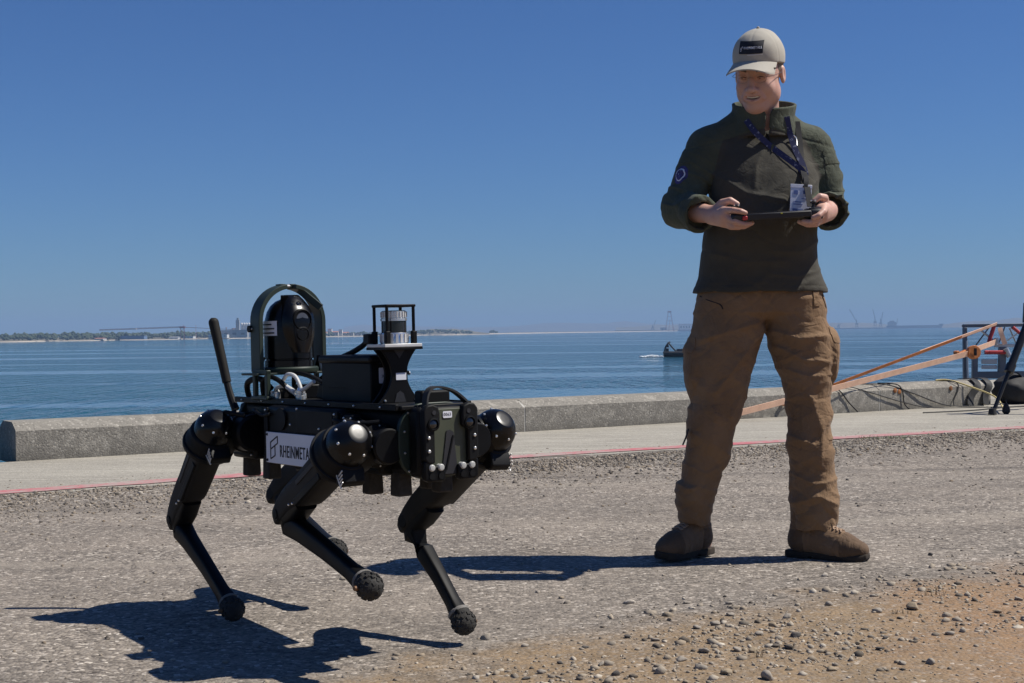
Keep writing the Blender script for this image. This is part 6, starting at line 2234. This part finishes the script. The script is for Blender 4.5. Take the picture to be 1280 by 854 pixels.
def trousers_sdf(P):
    x, y, z = P[:, 0], P[:, 1], P[:, 2]
    a = loft(P, TL_ROWS, 2.15); b_ = loft(P, TR_ROWS, 2.15)
    d = smin(a, b_, .012 + .03 * np.clip((z - .83) / .05, 0, 1))
    d = smin(d, loft(P, [(.835, .66, 1.085, 4.975, .09), (.855, .645, 1.10, 4.975, .120), (.90, .652, 1.084, 4.975, .124), (.945, .660, 1.075, 4.975, .122)], 2.2), .02)
    # cargo pockets
    d = smin(d, ell(P, (.632, 4.985, .665), (.030, .078, .115)), .012)
    d = smin(d, ell(P, (1.112, 4.972, .695), (.030, .080, .110)), .012)
    left = x < .9
    # bunched wrinkles over the boots
    low = np.clip((.36 - z) / .12, 0, 1)
    w1 = ridge(np.stack([x * 7, y * 7, z * 24 + x * 9], 1), 3)
    w2 = ridge(np.stack([x * 10 + 3, y * 9, z * 15 - x * 12], 1), 9)
    d = d - low * (.0055 * np.maximum(w1 - .2, 0) + .004 * np.maximum(w2 - .3, 0))
    mid = np.exp(-((z - .50) / .14) ** 2)
    w3 = ridge(np.stack([x * 7 + z * 6, y * 6, z * 13 - np.where(left, -1, 1) * x * 7], 1), 21)
    d = d - (.0045 + .004 * mid) * np.maximum(w3 - .25, 0)
    w4 = ridge(np.stack([x * 3.5 + z * 4 + 1.7, y * 3, z * 6 - np.where(left, -1, 1) * x * 5], 1), 33)
    d = d - .013 * np.maximum(w4 - .35, 0) * np.clip((.87 - z) / .06, 0, 1)
    gz = np.where(left, -1, 1)
    d = d + .0050 * groove(np.stack([x * 6 + z * 7, y * 5, z * 9 - gz * x * 8], 1), 41, 8) * (.4 + .6 * np.clip(mid + low, 0, 1))
    d = d + .0030 * groove(np.stack([x * 13 - z * 6, y * 9, z * 20 + gz * x * 10], 1), 43, 7)
    # long folds radiating from the crotch
    for pts, w, am in (([(.872, .80), (.79, .70), (.70, .585)], .016, .010), ([(.872, .78), (.82, .64), (.755, .50)], .015, .008), ([(.85, .82), (.74, .79), (.655, .765)], .016, .007),
                       ([(.90, .79), (.98, .765), (1.08, .775)], .016, .010), ([(.915, .735), (1.0, .69), (1.09, .685)], .015, .009), ([(.93, .66), (1.01, .635), (1.10, .64)], .013, .006),
                       ([(.62, .44), (.70, .40), (.755, .36)], .014, .008), ([(.60, .33), (.67, .30), (.735, .33)], .013, .007), ([(.58, .24), (.64, .255), (.715, .23)], .012, .007),
                       ([(.955, .43), (1.03, .40), (1.105, .42)], .013, .008), ([(.955, .30), (1.03, .265), (1.125, .28)], .014, .010), ([(.965, .20), (1.04, .225), (1.12, .19)], .012, .008), ([(1.02, .56), (1.06, .45), (1.05, .33)], .014, .007),
                       ([(.66, .60), (.70, .50), (.68, .40)], .015, .007)):
        d = d - crease(P, pts, w, am * (.72 if pts[0][1] < .5 else 1.0))
    d = d + .0055 * np.clip((.87 - z) / .05, 0, 1)
    # knee panel seam, side seams, fly
    d = d + .0025 * np.exp(-((z - .555 - .1 * (x - 1.03)) / .003) ** 2) * (x > .9) * (y < 4.97)
    d = d + .002 * np.exp(-((z - .535 + .12 * (x - .7)) / .003) ** 2) * (x < .9) * (y < 4.97)
    d = d + .002 * np.exp(-((x - .877) / .003) ** 2) * (z > .80) * (y < 4.95)
    return d
trousers = sculpt('trousers', trousers_sdf, (.53, 4.82, .07), (1.18, 5.14, .97), .0032, m_trous, smooth_it=1)
trousers['label'] = 'brown cargo trousers with thigh pockets bunched over the boots'
conform(trousers_sdf, (.600, 4.965, .745), (-.90, -.42, .0), .115, .055, .004, 'pocket_flap', m_trous, trousers)
conform(trousers_sdf, (.600, 4.965, .655), (-.90, -.42, .0), .110, .120, .002, 'cargo_pocket', m_trous, trousers)
conform(trousers_sdf, (1.135, 4.95, .775), (.90, -.42, .0), .115, .055, .004, 'pocket_flap', m_trous, trousers)
conform(trousers_sdf, (1.135, 4.95, .685), (.90, -.42, .0), .110, .120, .002, 'cargo_pocket', m_trous, trousers)
conform(trousers_sdf, (1.035, 4.86, .46), (.1, -1, .0), .095, .16, .0016, 'knee_panel', m_trous, trousers)
conform(trousers_sdf, (.700, 4.88, .46), (-.1, -1, .0), .095, .16, .0016, 'knee_panel', m_trous, trousers)
conform(trousers_sdf, (1.055, 4.85, .905), (.35, -.95, .0), .028, .06, .004, 'belt_loop', m_trous, trousers)
q = MB(); q.tube([Vector((x, front_y(trousers_sdf, x, z) - .001, z)) - PO for x, z in ((.655, .915), (.675, .900), (.712, .885), (.722, .868))], .0022, 6, 3); q.build('pocket_edge', m_dark, trousers)
q = MB(); q.tube([Vector((x, front_y(trousers_sdf, x, z) - .001, z)) - PO for x, z in ((1.072, .915), (1.078, .895), (1.088, .870))], .0022, 6, 3); q.build('pocket_edge', m_dark, trousers)
q = MB(); q.ribbon([Vector((.608, 4.93, .455)) - PO, Vector((.598, 4.925, .425)) - PO, Vector((.588, 4.93, .400)) - PO], (0, 1, 0), .014, .004, 3); q.build('knee_tab', m_dark, trousers)

# ------------------------------------------------------------ boots
def make_boot(heel, toe, lean):
    heel, toe = np.array(heel), np.array(toe)
    fx = toe - heel; L = np.linalg.norm(fx); fx /= L
    fy = np.array([-fx[1], fx[0], 0])
    M = np.stack([fx, fy, [0, 0, 1]], 1).astype(np.float32)
    O = heel.astype(np.float32)
    def loc(P): return (P - O) @ M
    def upper(P):
        Q = loc(P)
        d = ell(Q, (L - .080, 0, .044), (.082, .048, .040))
        d = smin(d, rc(Q, (.046, 0, .060), (L - .09, 0, .048), .043, .041), .03)
        d = smin(d, rc(Q, (L - .175, 0, .090), (L - .09, 0, .058), .040, .032), .03)
        d = smin(d, rc(Q, (.058, 0, .07), (.062 + lean[0], lean[1], .195), .046, .050), .03)
        d = smax(d, .018 - Q[:, 2], .004)
        d = smax(d, Q[:, 2] - .20, .006)
        # panels, toe cap seam, creases over the instep
        d = d + .0032 * np.exp(-((Q[:, 0] - (L - .085) + 2.0 * Q[:, 1] ** 2 * 4) / .0025) ** 2) * (Q[:, 2] < .11)
        d = d + .003 * np.exp(-((Q[:, 0] - .080 - .25 * (Q[:, 2] - .06)) / .003) ** 2) * (np.abs(Q[:, 1]) > .02)
        d = d + .0025 * np.exp(-((Q[:, 2] - .105 + .35 * (Q[:, 0] - .06)) / .003) ** 2) * (Q[:, 0] < .12)
        d = d - .003 * np.maximum(ridge(np.stack([Q[:, 0] * 30, Q[:, 1] * 8, Q[:, 2] * 14], 1), 4) - .4, 0)
        return d
    def sole(P):
        Q = loc(P)
        t = np.clip(Q[:, 0] / L, 0, 1)
        hw = np.interp(t, [0, .12, .35, .62, .82, .94, 1.0], [.028, .035, .033, .044, .044, .034, .014]).astype(np.float32)
        d = np.maximum(np.abs(Q[:, 1]) - hw, np.maximum(-Q[:, 0] - .002, Q[:, 0] - L))
        zt = .024 + .010 * np.clip((t - .8) / .2, 0, 1) ** 2
        zb = .001 + .016 * np.clip((t - .86) / .14, 0, 1) ** 2 + .007 * ((t > .30) & (t < .36))
        lug = .005 * (np.sin(Q[:, 0] * 190) > .2)
        d = smax(d, np.maximum(Q[:, 2] - zt, zb + lug * 0 - Q[:, 2]), .006)
        return d - .0015
    lo = np.minimum(heel, toe) - .09; hi = np.maximum(heel, toe) + .09
    lo[2], hi[2] = -.01, .23
    def panels(c):
        Q = loc(c.astype(np.float32))
        return ((Q[:, 0] > L - .082) | ((Q[:, 0] < .078) & (Q[:, 2] < .10))).astype(int)
    bo = sculpt('boot', upper, lo, hi, .0032, [m_boot, m_boot2], matfn=panels)
    so = sculpt('sole', sole, lo, hi, .0035, m_sole, bo)
    def W(x, y, z): return Vector((O + M @ A3(x, y, z)).tolist()) - PO
    # laces
    q = MB()
    for i in range(6):
        t = i / 5
        x = L - .105 - .085 * t; z = .098 + .075 * t + .008
        def surf(px_, py_):
            zs = np.linspace(.21, .04, 140).astype(np.float32)
            P_ = (O + (M @ np.stack([np.full(140, px_, np.float32), np.full(140, py_, np.float32), zs])).T).astype(np.float32)
            dd = upper(P_); j = np.argmax(dd < 0)
            return float(zs[j])
        xx = L - .100 - .068 * t
        pts = [W(xx + (.010 if s < 0 else -.004), s * .020, surf(xx, s * .020) + .002) for s in (-1, 1)]
        mid = W(xx, 0, surf(xx, 0) + .004)
        q.tube([pts[0], mid, pts[1]], .0034, 6, 4)
        pts = [W(xx - (.010 if s < 0 else -.004), s * .020, surf(xx, s * .020) + .002) for s in (-1, 1)]
        q.tube([pts[0], mid, pts[1]], .0026, 6, 4)
    q.build('laces', m_lace, bo)
    return bo
m_boot2 = cloth('boot_dark_suede', (.105, .064, .036), (.14, .088, .052), 300, .4, .8, 14, .5)
m_lace = mat_basic('boot_lace', (.34, .23, .15), .8, 0, .2, 200, .2)
b1 = make_boot((.694, 5.078, 0), (.497, 4.915, 0), (-.005, .0))
b2 = make_boot((.968, 5.000, 0), (1.195, 4.805, 0), (.0, .0))

# ------------------------------------------------------------ controller held in both hands
ctl = empty('hand_controller', (.872, 4.70, 1.178), 'slim black handheld controller tablet with joysticks held in both hands', 'controller', rot=(R(6), R(-2.6), 0))
m_ctl = mat_basic('controller_black', (.010, .010, .012), .45, 0, .2, 60, .03)
m_scr = mat_basic('controller_screen', (.012, .014, .02), .08, 0, .1, 5, 0)
q = MB(); q.box((0, 0, -.004), (.222, .118, .022)); q.build('tablet_body', m_ctl, ctl, bevel=.004)
q = MB(); q.box((0, .0, .0072), (.190, .098, .0012)); q.build('screen', m_scr, ctl)
for s in (-1, 1):
    q = MB(); q.box((s * .128, 0, -.007), (.046, .108, .036)); gp = q.build('grip', m_ctl, ctl, bevel=.009)
    q = MB(); q.lathe((s * .126, -.015, .009), (0, 0, 1), [(0, .015), (.005, .014), (.006, .006), (.018, .005), (.020, .010), (.025, .0105), (.028, .007)], 18); js = q.build('joystick', m_ctl, gp)
    for i in range(4):
        a = i * math.pi / 2 + .4
        q = MB(); q.cyl((s * .126 + .009 * math.cos(a), -.015 + .009 * math.sin(a), .034), (s * .126 + .010 * math.cos(a), -.015 + .010 * math.sin(a), .039), .0016, n=8); q.build('knob_stud', m_screw, js)
    q = MB(); q.cyl((s * .126, .022, .008), (s * .126, .022, .014), .006, n=14); q.build('button', m_screw if s > 0 else m_ctl, gp)
m_redb = mat_basic('red_button', (.45, .03, .035), .4, 0, .1, 40, 0)
q = MB(); q.box((-.108, -.0575, -.006), (.016, .010, .014)); q.build('red_switch', m_redb, ctl, bevel=.003)
q = MB(); q.box((.012, -.0605, .003), (.006, .003, .004)); q.build('status_lamp', mat_basic('yellow_lamp', (.55, .5, .05), .4, 0, .1, 40, 0), ctl)
q = MB(); q.cyl((.13, -.0525, -.006), (.13, -.057, -.006), .003, n=10); q.build('port', m_screw, ctl)
# neck strap of the controller
q = MB()
def chest(x, z, off=.006): return Vector((x, front_y(shirt_sdf, x, z) - off, z))
lc = Vector(ctl.location)
pts = [chest(.995, 1.515, .004), chest(.998, 1.44), chest(.997, 1.36), Vector((1.000, 4.790, 1.27)), Vector((.999, 4.745, 1.205))]
q.ribbon([p - lc for p in pts], (1, .1, 0), .020, .003, 5)
o = q.build('neck_strap', m_dark, ctl)
o.rotation_euler = (0, 0, 0)
Mi = Euler(ctl.rotation_euler).to_matrix().inverted()
for v in o.data.vertices: v.co = Mi @ v.co

# ------------------------------------------------------------ lanyard with badge
m_lan = None
m, nt, b = new_mat('lanyard_blue')
k = NT(nt)
col = k.mix(k.rng(k.noise(90, 3, .6), .60, .66, 0, .7), (.014, .018, .075), (.30, .32, .42))
k.l(col, b.inputs['Base Color']); b.inputs['Roughness'].default_value = .7
m_lan = m
lan = empty('lanyard', (.985, 4.79, 1.24), 'dark blue printed lanyard round the neck with a white badge', 'lanyard')
lo_ = Vector(lan.location)
def lstrap(pts, wd, name):
    q = MB(); q.ribbon([p - lo_ for p in pts], wd, .020, .0022, 5); return q.build(name, m_lan, lan)
sA = [chest(.812, 1.515, .005), chest(.840, 1.470, .006), chest(.890, 1.425, .007), chest(.94, 1.382, .008), chest(.985, 1.345, .010), chest(1.003, 1.318, .012)]
lstrap(sA, [Vector((.5, 0, .85))] * len(sA), 'strap')
sB = [chest(.950, 1.525, .005), chest(.962, 1.470, .006), chest(.978, 1.410, .008), chest(.998, 1.360, .010), chest(1.006, 1.318, .012)]
lstrap(sB, [Vector((.95, 0, .2))] * len(sB), 'strap')
sC = [chest(1.004, 1.322, .014), Vector((.999, 4.800, 1.295)), Vector((.992, 4.792, 1.272))]
q = MB(); q.ribbon([p - lo_ for p in sC], (1, 0, 0), .016, .002, 4); q.build('strap_end', m_dark, lan)
q = MB(); q.tube([p - lo_ for p in (chest(.962, 1.452, .012), chest(.972, 1.462, .014), chest(.984, 1.452, .014), chest(.984, 1.425, .014))], .0028, 7, 4); q.build('clip', m_screw, lan)
m_card = mat_basic('badge_card', (.62, .64, .72), .35, 0, .08, 60, 0)
m_cardb = mat_basic('badge_print', (.10, .14, .32), .5, 0, .2, 60, 0)
Mb = Euler((R(-4), R(4), R(4))).to_matrix()
bc = Vector((.977, 4.790, 1.228)) - lo_
q = MB(); q.box(bc, (.072, .002, .100), Mb); bd_ = q.build('badge', m_card, lan, bevel=.0008)
for (x, z, w, h_) in ((-.022, .028, .018, .014), (.020, .030, .022, .012), (-.014, -.004, .036, .003), (-.012, -.012, .04, .003), (.014, .008, .022, .003), (-.012, -.030, .044, .006)):
    q = MB(); q.box(bc + Mb @ Vector((x * .8, -.0016, z)), (w * .8, .0008, h_), Mb); q.build('badge_mark', m_cardb, bd_)
q = MB(); q.box(bc + Mb @ Vector((0, -.0004, .050)), (.074, .003, .012), Mb); q.build('badge_sleeve', m_card, bd_, bevel=.0008)
